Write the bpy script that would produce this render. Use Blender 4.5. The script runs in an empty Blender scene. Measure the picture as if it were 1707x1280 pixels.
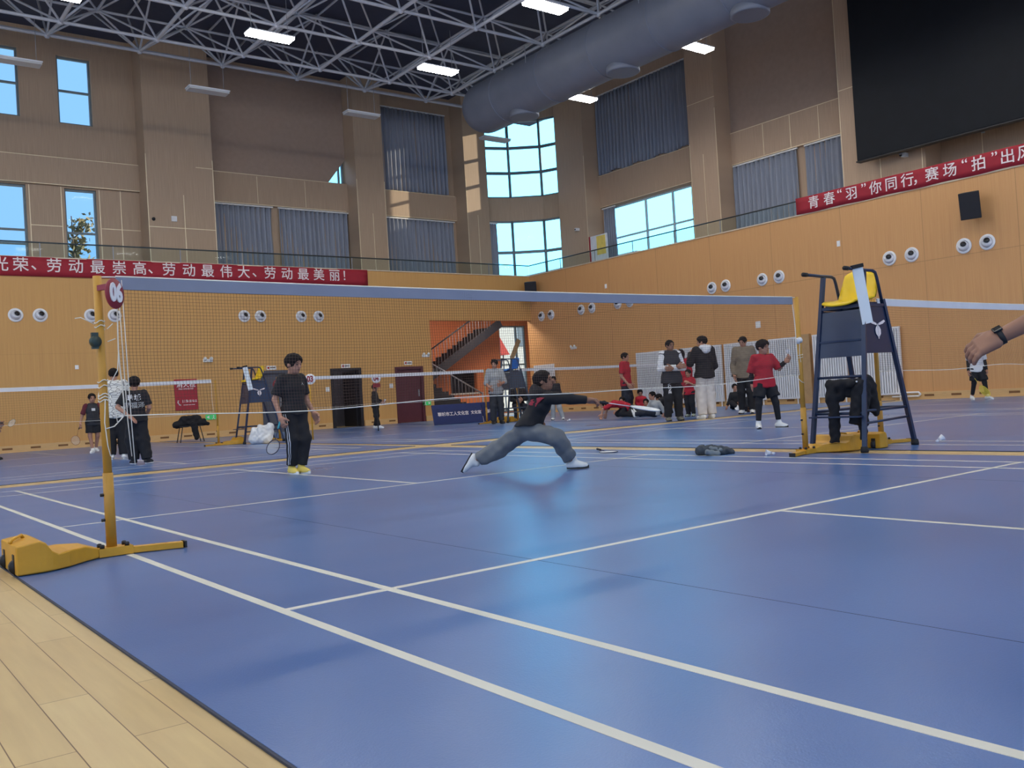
import bpy, bmesh, math, random
import numpy as np
from mathutils import Vector, Matrix
from mathutils.bvhtree import BVHTree

random.seed(7)
SC = bpy.context.scene
COL = SC.collection
PI = math.pi

# ------------------------------------------------------------------ camera
FOC = 1529.0
CAMPOS = np.array([-1.35, -5.3039, 0.7627])
cam_d = bpy.data.cameras.new('camera')
cam_d.sensor_fit = 'HORIZONTAL'; cam_d.sensor_width = 36.0
cam_d.lens = FOC / 1707.0 * 36.0
cam_d.clip_start = 0.05; cam_d.clip_end = 400
cam = bpy.data.objects.new('camera', cam_d); COL.objects.link(cam)
cam.location = CAMPOS; cam.rotation_euler = (1.5834, 0.0604, -0.6507)
SC.camera = cam
CM = np.array(cam.rotation_euler.to_matrix())

# ------------------------------------------------------------------ view, world, sun
SC.view_settings.view_transform = 'Standard'
SC.view_settings.look = 'None'
SC.view_settings.exposure = 0.22
SC.view_settings.gamma = 1.0
SC.view_settings.use_curve_mapping = False

SUN_DIR = Vector((-0.93, 0.30, -0.225)).normalized()      # the way the sunlight travels
world = bpy.data.worlds.new('sky'); SC.world = world; world.use_nodes = True
nt = world.node_tree; nt.nodes.clear()
wo = nt.nodes.new('ShaderNodeOutputWorld'); bg = nt.nodes.new('ShaderNodeBackground')
tc = nt.nodes.new('ShaderNodeTexCoord')
dt = nt.nodes.new('ShaderNodeVectorMath'); dt.operation = 'DOT_PRODUCT'
dt.inputs[1].default_value = (0.80, 0.57, 0.15)
rp = nt.nodes.new('ShaderNodeValToRGB')
rp.color_ramp.elements[0].position = 0.05; rp.color_ramp.elements[0].color = (0.42, 0.60, 0.92, 1)
e_ = rp.color_ramp.elements.new(0.55); e_.color = (0.20, 0.42, 0.74, 1)
e_ = rp.color_ramp.elements.new(0.80); e_.color = (0.22, 0.46, 0.80, 1)
rp.color_ramp.elements[3].position = 0.94; rp.color_ramp.elements[3].color = (0.50, 2.1, 3.4, 1)
nt.links.new(tc.outputs['Generated'], dt.inputs[0]); nt.links.new(dt.outputs['Value'], rp.inputs[0])
nt.links.new(rp.outputs[0], bg.inputs[0]); nt.links.new(bg.outputs[0], wo.inputs[0])
bg.inputs[1].default_value = 1.25

sun_d = bpy.data.lights.new('sun', 'SUN'); sun_d.energy = 5.0; sun_d.angle = 0.009; sun_d.color = (1.0, 0.86, 0.66)
sun = bpy.data.objects.new('sun', sun_d); COL.objects.link(sun)
sun.rotation_euler = SUN_DIR.to_track_quat('-Z', 'Y').to_euler()
PANEL_LIGHT = 48.0        # radiance of the lit ceiling panels

# ------------------------------------------------------------------ placing helpers
def ray(u, v):
    return CM @ np.array([(u - 853.5) / FOC, -(v - 640) / FOC, -1.0])
def at(u, v, ax, val):
    d = ray(u, v); t = (val - CAMPOS[ax]) / d[ax]
    return CAMPOS + t * d
def atd(u, v, depth):
    return CAMPOS + depth * ray(u, v)
def ground(u, depth):
    xc = (u - 853.5) / FOC * depth
    yc = (-CAMPOS[2] - CM[2, 0] * xc + CM[2, 2] * depth) / CM[2, 1]
    p = CAMPOS + CM @ np.array([xc, yc, -depth]); p[2] = 0.0
    return p
FZ = 0.008          # top of the court mats

# ------------------------------------------------------------------ materials
def srgb(c):
    return tuple(((x / 255.0) / 12.92 if x <= 10 else (((x / 255.0) + 0.055) / 1.055) ** 2.4) for x in c)
MATS = {}
def mat(name, rgb, rough=0.6, metal=0.0, var=0.08, scale=6.0, spec=0.5, stretch=None, emit=0.0, bump=0.0):
    if name in MATS: return MATS[name]
    m = bpy.data.materials.new(name); m.use_nodes = True
    t = m.node_tree; b = t.nodes['Principled BSDF']
    c = srgb(rgb)
    b.inputs['Roughness'].default_value = rough; b.inputs['Metallic'].default_value = metal
    b.inputs['Specular IOR Level'].default_value = spec
    co = t.nodes.new('ShaderNodeTexCoord'); mp = t.nodes.new('ShaderNodeMapping')
    nz = t.nodes.new('ShaderNodeTexNoise'); nz.inputs['Scale'].default_value = scale; nz.inputs['Detail'].default_value = 3
    if stretch: mp.inputs['Scale'].default_value = stretch
    t.links.new(co.outputs['Object'], mp.inputs[0]); t.links.new(mp.outputs[0], nz.inputs['Vector'])
    cr = t.nodes.new('ShaderNodeValToRGB')
    cr.color_ramp.elements[0].position = 0.3; cr.color_ramp.elements[1].position = 0.7
    cr.color_ramp.elements[0].color = tuple(x * (1 - var) for x in c) + (1,)
    cr.color_ramp.elements[1].color = tuple(min(1, x * (1 + var)) for x in c) + (1,)
    t.links.new(nz.outputs[0], cr.inputs[0]); t.links.new(cr.outputs[0], b.inputs['Base Color'])
    if bump:
        bp = t.nodes.new('ShaderNodeBump'); bp.inputs['Strength'].default_value = bump; bp.inputs['Distance'].default_value = 0.02
        t.links.new(nz.outputs[0], bp.inputs['Height']); t.links.new(bp.outputs[0], b.inputs['Normal'])
    if emit:
        t.links.new(cr.outputs[0], b.inputs['Emission Color']); b.inputs['Emission Strength'].default_value = emit
    MATS[name] = m
    return m

def wall_mat(name, rgb, axis, bw, bh, seam, var=0.05, rough=0.55, streak=60, ms=0.004, zstreak=1.0, spec=0.4):
    """wood panels: axis 'x' for a wall along X, 'y' for one along Y; thin seams between panels"""
    m = bpy.data.materials.new(name); m.use_nodes = True
    t = m.node_tree; b = t.nodes['Principled BSDF']; b.inputs['Roughness'].default_value = rough
    b.inputs['Specular IOR Level'].default_value = spec
    co = t.nodes.new('ShaderNodeTexCoord'); sp = t.nodes.new('ShaderNodeSeparateXYZ'); cb = t.nodes.new('ShaderNodeCombineXYZ')
    t.links.new(co.outputs['Object'], sp.inputs[0])
    t.links.new(sp.outputs[0 if axis == 'x' else 1], cb.inputs[0]); t.links.new(sp.outputs[2], cb.inputs[1])
    br = t.nodes.new('ShaderNodeTexBrick'); br.offset = 0.0
    br.inputs['Scale'].default_value = 1.0; br.inputs['Brick Width'].default_value = bw; br.inputs['Row Height'].default_value = bh
    br.inputs['Mortar Size'].default_value = ms; br.inputs['Mortar Smooth'].default_value = 0.0; br.inputs['Bias'].default_value = 0
    c = srgb(rgb)
    br.inputs['Color1'].default_value = tuple(x * (1 - var) for x in c) + (1,)
    br.inputs['Color2'].default_value = tuple(x * (1 + var) for x in c) + (1,)
    br.inputs['Mortar'].default_value = tuple(x * seam for x in c) + (1,)
    t.links.new(cb.outputs[0], br.inputs['Vector'])
    mp = t.nodes.new('ShaderNodeMapping'); mp.inputs['Scale'].default_value = (streak, zstreak, 1)
    nz = t.nodes.new('ShaderNodeTexNoise'); nz.inputs['Scale'].default_value = 1.0; nz.inputs['Detail'].default_value = 2
    t.links.new(cb.outputs[0], mp.inputs[0]); t.links.new(mp.outputs[0], nz.inputs['Vector'])
    mx = t.nodes.new('ShaderNodeMix'); mx.data_type = 'RGBA'; mx.blend_type = 'OVERLAY'; mx.inputs[0].default_value = 0.22
    t.links.new(br.outputs[0], mx.inputs[6]); t.links.new(nz.outputs[0], mx.inputs[7])
    t.links.new(mx.outputs[2], b.inputs['Base Color'])
    MATS[name] = m
    return m

def glass_mat(name, tint, mix):
    m = bpy.data.materials.new(name); m.use_nodes = True
    t = m.node_tree; t.nodes.clear()
    o = t.nodes.new('ShaderNodeOutputMaterial'); tr = t.nodes.new('ShaderNodeBsdfTransparent'); gl = t.nodes.new('ShaderNodeBsdfGlossy')
    tr.inputs[0].default_value = tint + (1,); gl.inputs['Roughness'].default_value = 0.03
    lw = t.nodes.new('ShaderNodeLayerWeight'); lw.inputs[0].default_value = mix
    nz = t.nodes.new('ShaderNodeTexNoise'); nz.inputs['Scale'].default_value = 1.5
    bp = t.nodes.new('ShaderNodeBump'); bp.inputs['Strength'].default_value = 0.02
    t.links.new(nz.outputs[0], bp.inputs['Height']); t.links.new(bp.outputs[0], gl.inputs['Normal'])
    ms = t.nodes.new('ShaderNodeMixShader')
    t.links.new(lw.outputs['Fresnel'], ms.inputs[0]); t.links.new(tr.outputs[0], ms.inputs[1]); t.links.new(gl.outputs[0], ms.inputs[2])
    t.links.new(ms.outputs[0], o.inputs[0])
    MATS[name] = m
    return m

# ------------------------------------------------------------------ mesh helpers
class MB:
    def __init__(s): s.v = []; s.f = []; s.m = []; s.sm = []; s.cur = 0
    def add(s, vs, fs, smooth=False):
        n = len(s.v); s.v.extend([tuple(map(float, p)) for p in vs])
        for f in fs:
            s.f.append([n + i for i in f]); s.m.append(s.cur); s.sm.append(smooth)
        return s
    def box(s, x0, x1, y0, y1, z0, z1):
        vs = [(x0, y0, z0), (x1, y0, z0), (x1, y1, z0), (x0, y1, z0), (x0, y0, z1), (x1, y0, z1), (x1, y1, z1), (x0, y1, z1)]
        return s.add(vs, [(3, 2, 1, 0), (4, 5, 6, 7), (0, 1, 5, 4), (1, 2, 6, 5), (2, 3, 7, 6), (3, 0, 4, 7)])
    def obox(s, c, ax, ay, az, hx, hy, hz):
        c = np.array(c, float); ax, ay, az = [np.array(a, float) for a in (ax, ay, az)]
        vs = [c + ax * hx * i + ay * hy * j + az * hz * k for i, j, k in
              [(-1, -1, -1), (1, -1, -1), (1, 1, -1), (-1, 1, -1), (-1, -1, 1), (1, -1, 1), (1, 1, 1), (-1, 1, 1)]]
        return s.add(vs, [(3, 2, 1, 0), (4, 5, 6, 7), (0, 1, 5, 4), (1, 2, 6, 5), (2, 3, 7, 6), (3, 0, 4, 7)])
    def beam(s, a, b, w, h, up=(0, 0, 1)):
        a = np.array(a, float); b = np.array(b, float); d = b - a; L = np.linalg.norm(d); d /= L
        x = np.cross(d, up); nx = np.linalg.norm(x)
        if nx < 1e-5: x = np.cross(d, (1, 0, 0)); nx = np.linalg.norm(x)
        x /= nx; y = np.cross(x, d)
        return s.obox((a + b) / 2, d, x, y, L / 2, w / 2, h / 2)
    def tube(s, pts, r, n=8, cap=True, smooth=True):
        pts = [np.array(p, float) for p in pts]
        rs = r if isinstance(r, (list, tuple)) else [r] * len(pts)
        vs = []; fs = []; prev = None
        for i, p in enumerate(pts):
            if i == 0: d = pts[1] - p
            elif i == len(pts) - 1: d = p - pts[-2]
            else: d = (pts[i + 1] - p) / (np.linalg.norm(pts[i + 1] - p) + 1e-9) + (p - pts[i - 1]) / (np.linalg.norm(p - pts[i - 1]) + 1e-9)
            d = d / (np.linalg.norm(d) + 1e-9)
            if prev is None:
                a = np.array((0, 0, 1.0)) if abs(d[2]) < 0.9 else np.array((1.0, 0, 0))
            else: a = prev
            x = a - d * np.dot(a, d); x /= (np.linalg.norm(x) + 1e-9); prev = x; y = np.cross(d, x)
            for k in range(n):
                t = 2 * PI * k / n; vs.append(p + rs[i] * (math.cos(t) * x + math.sin(t) * y))
        for i in range(len(pts) - 1):
            for k in range(n):
                a = i * n + k; b = i * n + (k + 1) % n
                fs.append((a, b, b + n, a + n))
        if cap:
            fs.append(tuple(range(n - 1, -1, -1))); fs.append(tuple(range((len(pts) - 1) * n, len(pts) * n)))
        return s.add(vs, fs, smooth)
    def lathe(s, prof, c, axis=(0, 0, 1), n=20, smooth=True, xref=None, sx=1.0):
        c = np.array(c, float); d = np.array(axis, float); d /= np.linalg.norm(d)
        a = np.array(xref if xref is not None else ((0, 0, 1.0) if abs(d[2]) < 0.9 else (1.0, 0, 0)), float)
        x = a - d * np.dot(a, d); x /= np.linalg.norm(x); y = np.cross(d, x)
        vs = []; fs = []
        for r, h in prof:
            for k in range(n):
                t = 2 * PI * k / n; vs.append(c + d * h + r * (math.cos(t) * x * sx + math.sin(t) * y))
        for i in range(len(prof) - 1):
            for k in range(n):
                a0 = i * n + k; b0 = i * n + (k + 1) % n; fs.append((a0, b0, b0 + n, a0 + n))
        fs.append(tuple(range(n - 1, -1, -1))); fs.append(tuple(range((len(prof) - 1) * n, len(prof) * n)))
        return s.add(vs, fs, smooth)
    def prism(s, poly, o, ax, ay, az, h, smooth=False):
        """poly: 2-D outline in (ax, ay) about o, extruded by h along az"""
        o, ax, ay, az = [np.array(q, float) for q in (o, ax, ay, az)]; n = len(poly)
        vs = [o + ax * p[0] + ay * p[1] for p in poly] + [o + ax * p[0] + ay * p[1] + az * h for p in poly]
        fs = [tuple(range(n - 1, -1, -1)), tuple(range(n, 2 * n))] + [(i, (i + 1) % n, (i + 1) % n + n, i + n) for i in range(n)]
        return s.add(vs, fs, smooth)
    def grid(s, P, smooth=True):
        """P: array (a, b, 3) of points"""
        a, b = len(P), len(P[0]); vs = [p for r in P for p in r]
        return s.add(vs, [(i * b + j, i * b + j + 1, (i + 1) * b + j + 1, (i + 1) * b + j) for i in range(a - 1) for j in range(b - 1)], smooth)
    def build(s, name, mats, parent=None):
        me = bpy.data.meshes.new(name)
        me.from_pydata(s.v, [], s.f)
        if not isinstance(mats, (list, tuple)): mats = [mats]
        for m in mats: me.materials.append(m)
        me.polygons.foreach_set('material_index', s.m); me.polygons.foreach_set('use_smooth', s.sm)
        me.update()
        return link(name, me, parent)

def link(name, me, parent=None):
    o = bpy.data.objects.new(name, me); COL.objects.link(o)
    if parent is not None:
        o.parent = parent
        o.matrix_parent_inverse = parent_inv(parent)
    return o
def chain_matrix(p):
    m = p.matrix_basis.copy()
    if p.parent is not None: m = chain_matrix(p.parent) @ p.matrix_parent_inverse @ m
    return m
def parent_inv(p): return chain_matrix(p).inverted()
def solid(o, th, off=0):
    md = o.modifiers.new('thick', 'SOLIDIFY'); md.thickness = th; md.offset = off; return o
def bevel(o, w, seg=2):
    md = o.modifiers.new('bevel', 'BEVEL'); md.width = w; md.segments = seg; md.limit_method = 'ANGLE'; return o
def tag(o, label, cat, group=None, kind=None):
    o['label'] = label; o['category'] = cat
    if group: o['group'] = group
    if kind: o['kind'] = kind
    return o
def thing(name, label, cat, loc=(0, 0, 0), rz=0.0, group=None):
    o = bpy.data.objects.new(name, None); COL.objects.link(o)
    o.empty_display_size = 0.1
    o.location = tuple(float(x) for x in loc); o.rotation_euler = (0, 0, rz)
    return tag(o, label, cat, group)
def struct(mb, name, m, parent=None):
    o = mb.build(name, m, parent)
    if parent is None: o['kind'] = 'structure'
    return o
def copy_tree(o, parent=None):
    c = o.copy(); COL.objects.link(c)
    if parent is not None:
        c.parent = parent; c.matrix_parent_inverse = o.matrix_parent_inverse.copy()
    for ch in list(o.children): copy_tree(ch, c)
    return c
def text_mesh(body, size, extrude=0.002, bold=0.0, align='CENTER', spacing=1.0):
    cu = bpy.data.curves.new('lettering', 'FONT'); cu.body = body; cu.size = size; cu.extrude = extrude
    cu.offset = bold; cu.align_x = align; cu.align_y = 'CENTER'; cu.space_character = spacing; cu.resolution_u = 3
    o = bpy.data.objects.new('lettering', cu); COL.objects.link(o)
    dg = bpy.context.evaluated_depsgraph_get(); dg.update()
    me = bpy.data.meshes.new_from_object(o.evaluated_get(dg))
    bpy.data.objects.remove(o); bpy.data.curves.remove(cu)
    return me
def text(body, size, pos, right, up, m, name='lettering', parent=None, extrude=0.002, bold=0.0, sx=1.0, spacing=1.0, align='CENTER'):
    me = text_mesh(body, size, extrude, bold, align, spacing)
    r = Vector(right).normalized(); u = Vector(up).normalized(); n = r.cross(u)
    M = Matrix((( r.x * sx, u.x, n.x, pos[0]), (r.y * sx, u.y, n.y, pos[1]), (r.z * sx, u.z, n.z, pos[2]), (0, 0, 0, 1)))
    me.transform(M); me.materials.clear(); me.materials.append(m)
    return link(name, me, parent)
def merge_text(items, name, m, parent=None):
    """items: (body, size, pos, right, up, bold, sx); one mesh of lettering"""
    bm = bmesh.new()
    for body, size, pos, right, up, bold, sx in items:
        me = text_mesh(body, size, 0.002, bold)
        r = Vector(right).normalized(); u = Vector(up).normalized(); n = r.cross(u)
        me.transform(Matrix((( r.x * sx, u.x, n.x, pos[0]), (r.y * sx, u.y, n.y, pos[1]), (r.z * sx, u.z, n.z, pos[2]), (0, 0, 0, 1))))
        bm.from_mesh(me); bpy.data.meshes.remove(me)
    me = bpy.data.meshes.new(name); bm.to_mesh(me); bm.free(); me.materials.append(m)
    return link(name, me, parent)

# ------------------------------------------------------------------ shared colours
M_blk = mat('black plastic', (26, 26, 30), 0.5)
M_white = mat('white paint', (232, 232, 234), 0.5, var=0.03)
M_yel = mat('yellow painted steel', (204, 150, 38), 0.42, var=0.07, scale=9)
M_yelp = mat('yellow plastic seat', (236, 196, 22), 0.35, var=0.03)
M_navy = mat('dark blue painted steel', (18, 38, 70), 0.35, var=0.08, spec=0.6)
M_red = mat('red cloth', (156, 30, 46), 0.75, var=0.05)
M_wtxt = mat('white lettering', (238, 226, 224), 0.7, var=0.02)
M_grey = mat('grey painted steel', (150, 152, 158), 0.4, metal=0.2)
M_gold = mat('brass seam strip', (240, 224, 190), 0.35, metal=0.2, var=0.03)
M_cord = mat('white cord', (226, 222, 210), 0.8)
M_frame = mat('window frame grey', (120, 134, 140), 0.45)
M_pane = glass_mat('window glass', (0.97, 0.99, 1.0), 0.06)
M_rail = glass_mat('balustrade glass', (0.90, 0.95, 0.94), 0.10)
# ================================================================== the hall
YW, XW = 23.9, 22.1            # faces of the two lower walls
HW = 5.56                      # their top
YU, XU = 26.2, 24.4            # faces of the upper pilasters
YR, XR = 27.1, 25.3            # recessed upper walls
ZR = 13.6                      # roof deck

M_wl = wall_mat('wood panel wall left', (204, 156, 93), 'x', 2.4, 2.78, 0.82, var=0.02, zstreak=0.6)
M_wr = wall_mat('wood panel wall right', (208, 156, 102), 'y', 2.4, 3.65, 0.72, var=0.02, zstreak=0.6, ms=0.008)
M_ul = wall_mat('upper panel left', (186, 160, 134), 'x', 50, 50, 0.9, var=0.0)
M_ur = wall_mat('upper panel right', (192, 164, 138), 'y', 50, 50, 0.9, var=0.0)
M_board = mat('brown blackout board', (172, 148, 130), 0.8, var=0.04)
M_roof = mat('dark roof deck', (66, 70, 90), 0.8, var=0.06)
M_bb = mat('pale wood skirting', (206, 170, 118), 0.5, var=0.06, stretch=(1, 1, 6))
M_slot = mat('dark vent slot', (120, 84, 48), 0.7)
M_lobby = wall_mat('orange lobby wall', (206, 118, 70), 'x', 0.9, 0.45, 0.8, var=0.06)
M_dark = mat('dark interior', (52, 52, 58), 0.8)
M_conc = mat('pale concrete', (196, 190, 180), 0.8)

# wood plank floor
m = bpy.data.materials.new('maple plank floor'); m.use_nodes = True; MATS['plank'] = m
t = m.node_tree; b = t.nodes['Principled BSDF']; b.inputs['Roughness'].default_value = 0.38
co = t.nodes.new('ShaderNodeTexCoord'); sp = t.nodes.new('ShaderNodeSeparateXYZ'); cb = t.nodes.new('ShaderNodeCombineXYZ')
t.links.new(co.outputs['Object'], sp.inputs[0]); t.links.new(sp.outputs[1], cb.inputs[0]); t.links.new(sp.outputs[0], cb.inputs[1])
br = t.nodes.new('ShaderNodeTexBrick'); br.offset = 0.37; br.inputs['Scale'].default_value = 1
br.inputs['Brick Width'].default_value = 1.25; br.inputs['Row Height'].default_value = 0.128
br.inputs['Mortar Size'].default_value = 0.0016; br.inputs['Mortar Smooth'].default_value = 0.2; br.inputs['Bias'].default_value = 0
br.inputs['Color1'].default_value = srgb((202, 176, 126)) + (1,); br.inputs['Color2'].default_value = srgb((190, 162, 112)) + (1,)
br.inputs['Mortar'].default_value = srgb((104, 74, 46)) + (1,)
mp = t.nodes.new('ShaderNodeMapping'); mp.inputs['Scale'].default_value = (2.2, 26, 1)
nz = t.nodes.new('ShaderNodeTexNoise'); nz.inputs['Scale'].default_value = 1.0; nz.inputs['Detail'].default_value = 5
t.links.new(cb.outputs[0], br.inputs['Vector']); t.links.new(cb.outputs[0], mp.inputs[0]); t.links.new(mp.outputs[0], nz.inputs['Vector'])
mx = t.nodes.new('ShaderNodeMix'); mx.data_type = 'RGBA'; mx.blend_type = 'OVERLAY'; mx.inputs[0].default_value = 0.22
t.links.new(br.outputs[0], mx.inputs[6]); t.links.new(nz.outputs[0], mx.inputs[7]); t.links.new(mx.outputs[2], b.inputs['Base Color'])
M_plank = m

# blue court mat: fine leather grain, slight long ripples, a little wear
m = bpy.data.materials.new('blue court mat'); m.use_nodes = True; MATS['mat'] = m
t = m.node_tree; b = t.nodes['Principled BSDF']
co = t.nodes.new('ShaderNodeTexCoord')
n1 = t.nodes.new('ShaderNodeTexNoise'); n1.inputs['Scale'].default_value = 0.7; n1.inputs['Detail'].default_value = 6
n2 = t.nodes.new('ShaderNodeTexNoise'); n2.inputs['Scale'].default_value = 170; n2.inputs['Detail'].default_value = 2
mp = t.nodes.new('ShaderNodeMapping'); mp.inputs['Scale'].default_value = (0.35, 1.6, 1)
n3 = t.nodes.new('ShaderNodeTexNoise'); n3.inputs['Scale'].default_value = 1.1; n3.inputs['Detail'].default_value = 1
t.links.new(co.outputs['Object'], n1.inputs['Vector']); t.links.new(co.outputs['Object'], n2.inputs['Vector'])
t.links.new(co.outputs['Object'], mp.inputs[0]); t.links.new(mp.outputs[0], n3.inputs['Vector'])
cr = t.nodes.new('ShaderNodeValToRGB'); cr.color_ramp.elements[0].position = 0.3; cr.color_ramp.elements[1].position = 0.75
cr.color_ramp.elements[0].color = srgb((64, 100, 156)) + (1,); cr.color_ramp.elements[1].color = srgb((76, 113, 170)) + (1,)
t.links.new(n1.outputs[0], cr.inputs[0]); t.links.new(cr.outputs[0], b.inputs['Base Color'])
rr = t.nodes.new('ShaderNodeMapRange'); rr.inputs[3].default_value = 0.24; rr.inputs[4].default_value = 0.35
t.links.new(n1.outputs[0], rr.inputs[0]); t.links.new(rr.outputs[0], b.inputs['Roughness'])
b1 = t.nodes.new('ShaderNodeBump'); b1.inputs['Strength'].default_value = 0.14; b1.inputs['Distance'].default_value = 0.004
b2 = t.nodes.new('ShaderNodeBump'); b2.inputs['Strength'].default_value = 0.16; b2.inputs['Distance'].default_value = 0.05
t.links.new(n3.outputs[0], b2.inputs['Height']); t.links.new(n2.outputs[0], b1.inputs['Height'])
t.links.new(b2.outputs[0], b1.inputs['Normal']); t.links.new(b1.outputs[0], b.inputs['Normal'])
b.inputs['Specular IOR Level'].default_value = 0.95
M_mat = m
M_line = mat('white court line', (204, 201, 188), 0.5, var=0.05, scale=2)
M_edge = mat('dark mat edge', (38, 46, 66), 0.6)

struct(MB().box(-14, 25.6, -14, 28.0, -0.2, 0.0), 'floor', M_plank)
struct(MB().box(-14.3, 26.5, -14.3, 28.6, ZR, ZR + 0.25), 'ceiling', M_roof)

def court_lines(mb, x0, yc):
    z0, z1 = FZ, FZ + 0.0012
    def L(xa, xb, ya, yb, dz=0.0): mb.box(x0 + xa, x0 + xb, yc + ya, yc + yb, z0, z1 - dz)
    w = 0.04
    for xa in (0, 0.46, 5.60, 6.06): L(xa, xa + w, -6.7, 6.7)
    for s in (-1, 1):
        for d in (1.98, 5.92, 6.66):
            a, c = sorted((s * d, s * (d + w))); L(0, 6.1, a, c, 0.0004)
        a, c = sorted((s * 1.98, s * 6.7)); L(3.03, 3.07, a, c, 0.0002)
def court_mat(x0, x1, y0, y1, cx, cy, label):
    mb = MB(); mb.box(x0, x1, y0, y1, 0.0005, FZ)
    mb.cur = 1
    e = 0.008
    mb.box(x0 - e, x0, y0, y1, 0.0005, FZ - 0.001); mb.box(x1, x1 + e, y0, y1, 0.0005, FZ - 0.001)
    mb.box(x0 - e, x1 + e, y0 - e, y0, 0.0005, FZ - 0.001); mb.box(x0 - e, x1 + e, y1, y1 + e, 0.0005, FZ - 0.001)
    for k in (1, 3): mb.box(x0 + 1.81 * k - 0.002, x0 + 1.81 * k + 0.002, y0, y1, FZ - 0.002, FZ + 0.0003)
    o = mb.build('court_mat', [M_mat, M_edge]); tag(o, label, 'sports mat', 'blue court mats')
    lm = MB(); court_lines(lm, cx, cy); lm.build('line_marking', M_line, o)
court_mat(-0.57, 6.62, -9.5, 7.45, 0, 0, 'large blue badminton mat in the foreground under the net with the red 06 disc')
court_mat(7.04, 14.3, -9.5, 7.45, 7.65, 0, 'blue badminton mat behind the tall chair with the black clothes, under the right-hand net')
court_mat(14.34, 21.85, -9.5, 7.45, 15.0, 0, 'blue badminton mat along the right wall in front of the white radiators')
court_mat(-0.4, 6.75, 8.15, 23.62, 0.2, 15.9, 'blue badminton mat at the far left by the wall with the hydrant poster')
court_mat(7.05, 14.2, 8.15, 23.62, 7.65, 15.9, 'blue badminton mat at the far side in front of the three doors')
court_mat(14.3, 21.85, 8.15, 23.62, 15.0, 15.9, 'blue badminton mat in the far corner in front of the stairs opening')

# ---- walls with holes
def wall(name, axis, s0, s1, z0, z1, f0, f1, holes, m):
    """a wall along 'x' (s = X, faces at Y f0..f1) or 'y' (s = Y, faces at X f0..f1) with rectangular holes (s0, s1, z0, z1)"""
    S = sorted(set([s0, s1] + [h[0] for h in holes] + [h[1] for h in holes]))
    mb = MB()
    for a, c in zip(S[:-1], S[1:]):
        hs = sorted([(h[2], h[3]) for h in holes if h[0] <= a + 1e-6 and h[1] >= c - 1e-6])
        z = z0
        for ha, hb in hs + [(z1, z1)]:
            if ha > z + 1e-6:
                if axis == 'x': mb.box(a, c, f0, f1, z, ha)
                else: mb.box(f0, f1, a, c, z, ha)
            z = max(z, hb)
    return struct(mb, name, m)

DOORS = [(13.02, 14.18, 2.08), (15.6, 16.76, 2.06), (10.5, 11.42, 2.08)]
OPX0, OPZ = 17.2, 3.78
wall('wall_left', 'x', -14, XW, 0, HW, YW, YW + 0.25, [(a, c, 0, h) for a, c, h in DOORS] + [(OPX0, XW, 0, OPZ)], M_wl)
wall('wall_right', 'y', -14, YW + 0.25, 0, HW, XW, XW + 0.25, [], M_wr)
struct(MB().box(-14, 25.6, YW + 0.25, YR, HW - 0.35, HW - 0.05), 'floor_balcony_left', M_conc)
struct(MB().box(XW + 0.25, XR, -14, YW + 0.25, HW - 0.35, HW - 0.05), 'floor_balcony_right', M_conc)
struct(MB().box(-14, XW - 0.02, YW - 0.03, YW + 0.27, HW, HW + 0.035).box(XW - 0.02, XW + 0.27, -14, YW + 0.27, HW, HW + 0.035), 'trim_1', mat('pale wall cap', (214, 196, 170), 0.4))

# upper walls: windows at left, curtained bays, corner bay, right side
W_UP = [(3.0, 4.29, 10.62, 12.86), (5.42, 6.46, 10.56, 12.8)]
W_LO = [(3.0, 4.33, HW, 8.44), (5.46, 6.44, HW, 8.42)]
holesL = W_UP + W_LO + [(14.3, 15.69, 9.47, 10.7)]
wall('wall_upper_left', 'x', -14, 22.0, HW - 0.05, ZR, YR, YR + 0.3, holesL, M_ul)
RW1 = (17.78, 22.4, HW, 8.32)
wall('wall_upper_right', 'y', -14, 24.4, HW - 0.05, ZR, XR, XR + 0.3, [RW1], M_ur)
# outer end walls that close the hall off to the side of and behind the viewer
wall('wall_near', 'x', -14, 22.1, 0, ZR, -14.2, -14.0, [(-13.5, -2, 0.9, 13), (-1.6, 10, 0.9, 13), (10.4, 21.6, 0.9, 13)], M_ul)
wall('wall_far_left', 'y', -14, 27.4, 0, ZR, -14.2, -14.0, [(-13.5, -2, 0.9, 13), (-1.6, 10, 0.9, 13), (10.4, 23, 0.9, 13)], M_ur)

def pil(name, a, c, axis):
    mb = MB()
    if axis == 'x': mb.box(a, c, YU, YR, HW - 0.05, ZR)
    else: mb.box(XU, XR, a, c, HW - 0.05, ZR)
    o = struct(mb, name, M_ul if axis == 'x' else M_ur); return o
pil('wall_pilaster_1', 7.82, 10.1, 'x'); pil('wall_pilaster_2', 15.7, 16.95, 'x'); pil('wall_pilaster_3', 20.85, 22.0, 'x')
pil('wall_pilaster_4', 22.65, 24.4, 'y'); pil('wall_pilaster_5', 15.7, 16.97, 'y'); pil('wall_pilaster_6', 8.2, 10.86, 'y')
pil('wall_pilaster_7', -0.5, 2.1, 'y'); pil('wall_pilaster_8', -0.5, 1.2, 'x')
mb = MB()
mb.box(1.2, 7.82, YR - 0.14, YR, 8.47, 9.38); mb.box(10.1, 15.7, YR - 0.14, YR, 8.34, 9.46); mb.box(16.95, 20.85, YR - 0.14, YR, 8.33, 9.40)
struct(mb, 'wall_spandrel_left', M_ul)
mb = MB()
mb.box(XR - 0.14, XR, 16.97, 22.65, 8.36, 9.70); mb.box(XR - 0.14, XR, 10.86, 15.7, 8.5, 9.66)
struct(mb, 'wall_spandrel_right', M_ur)
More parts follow.
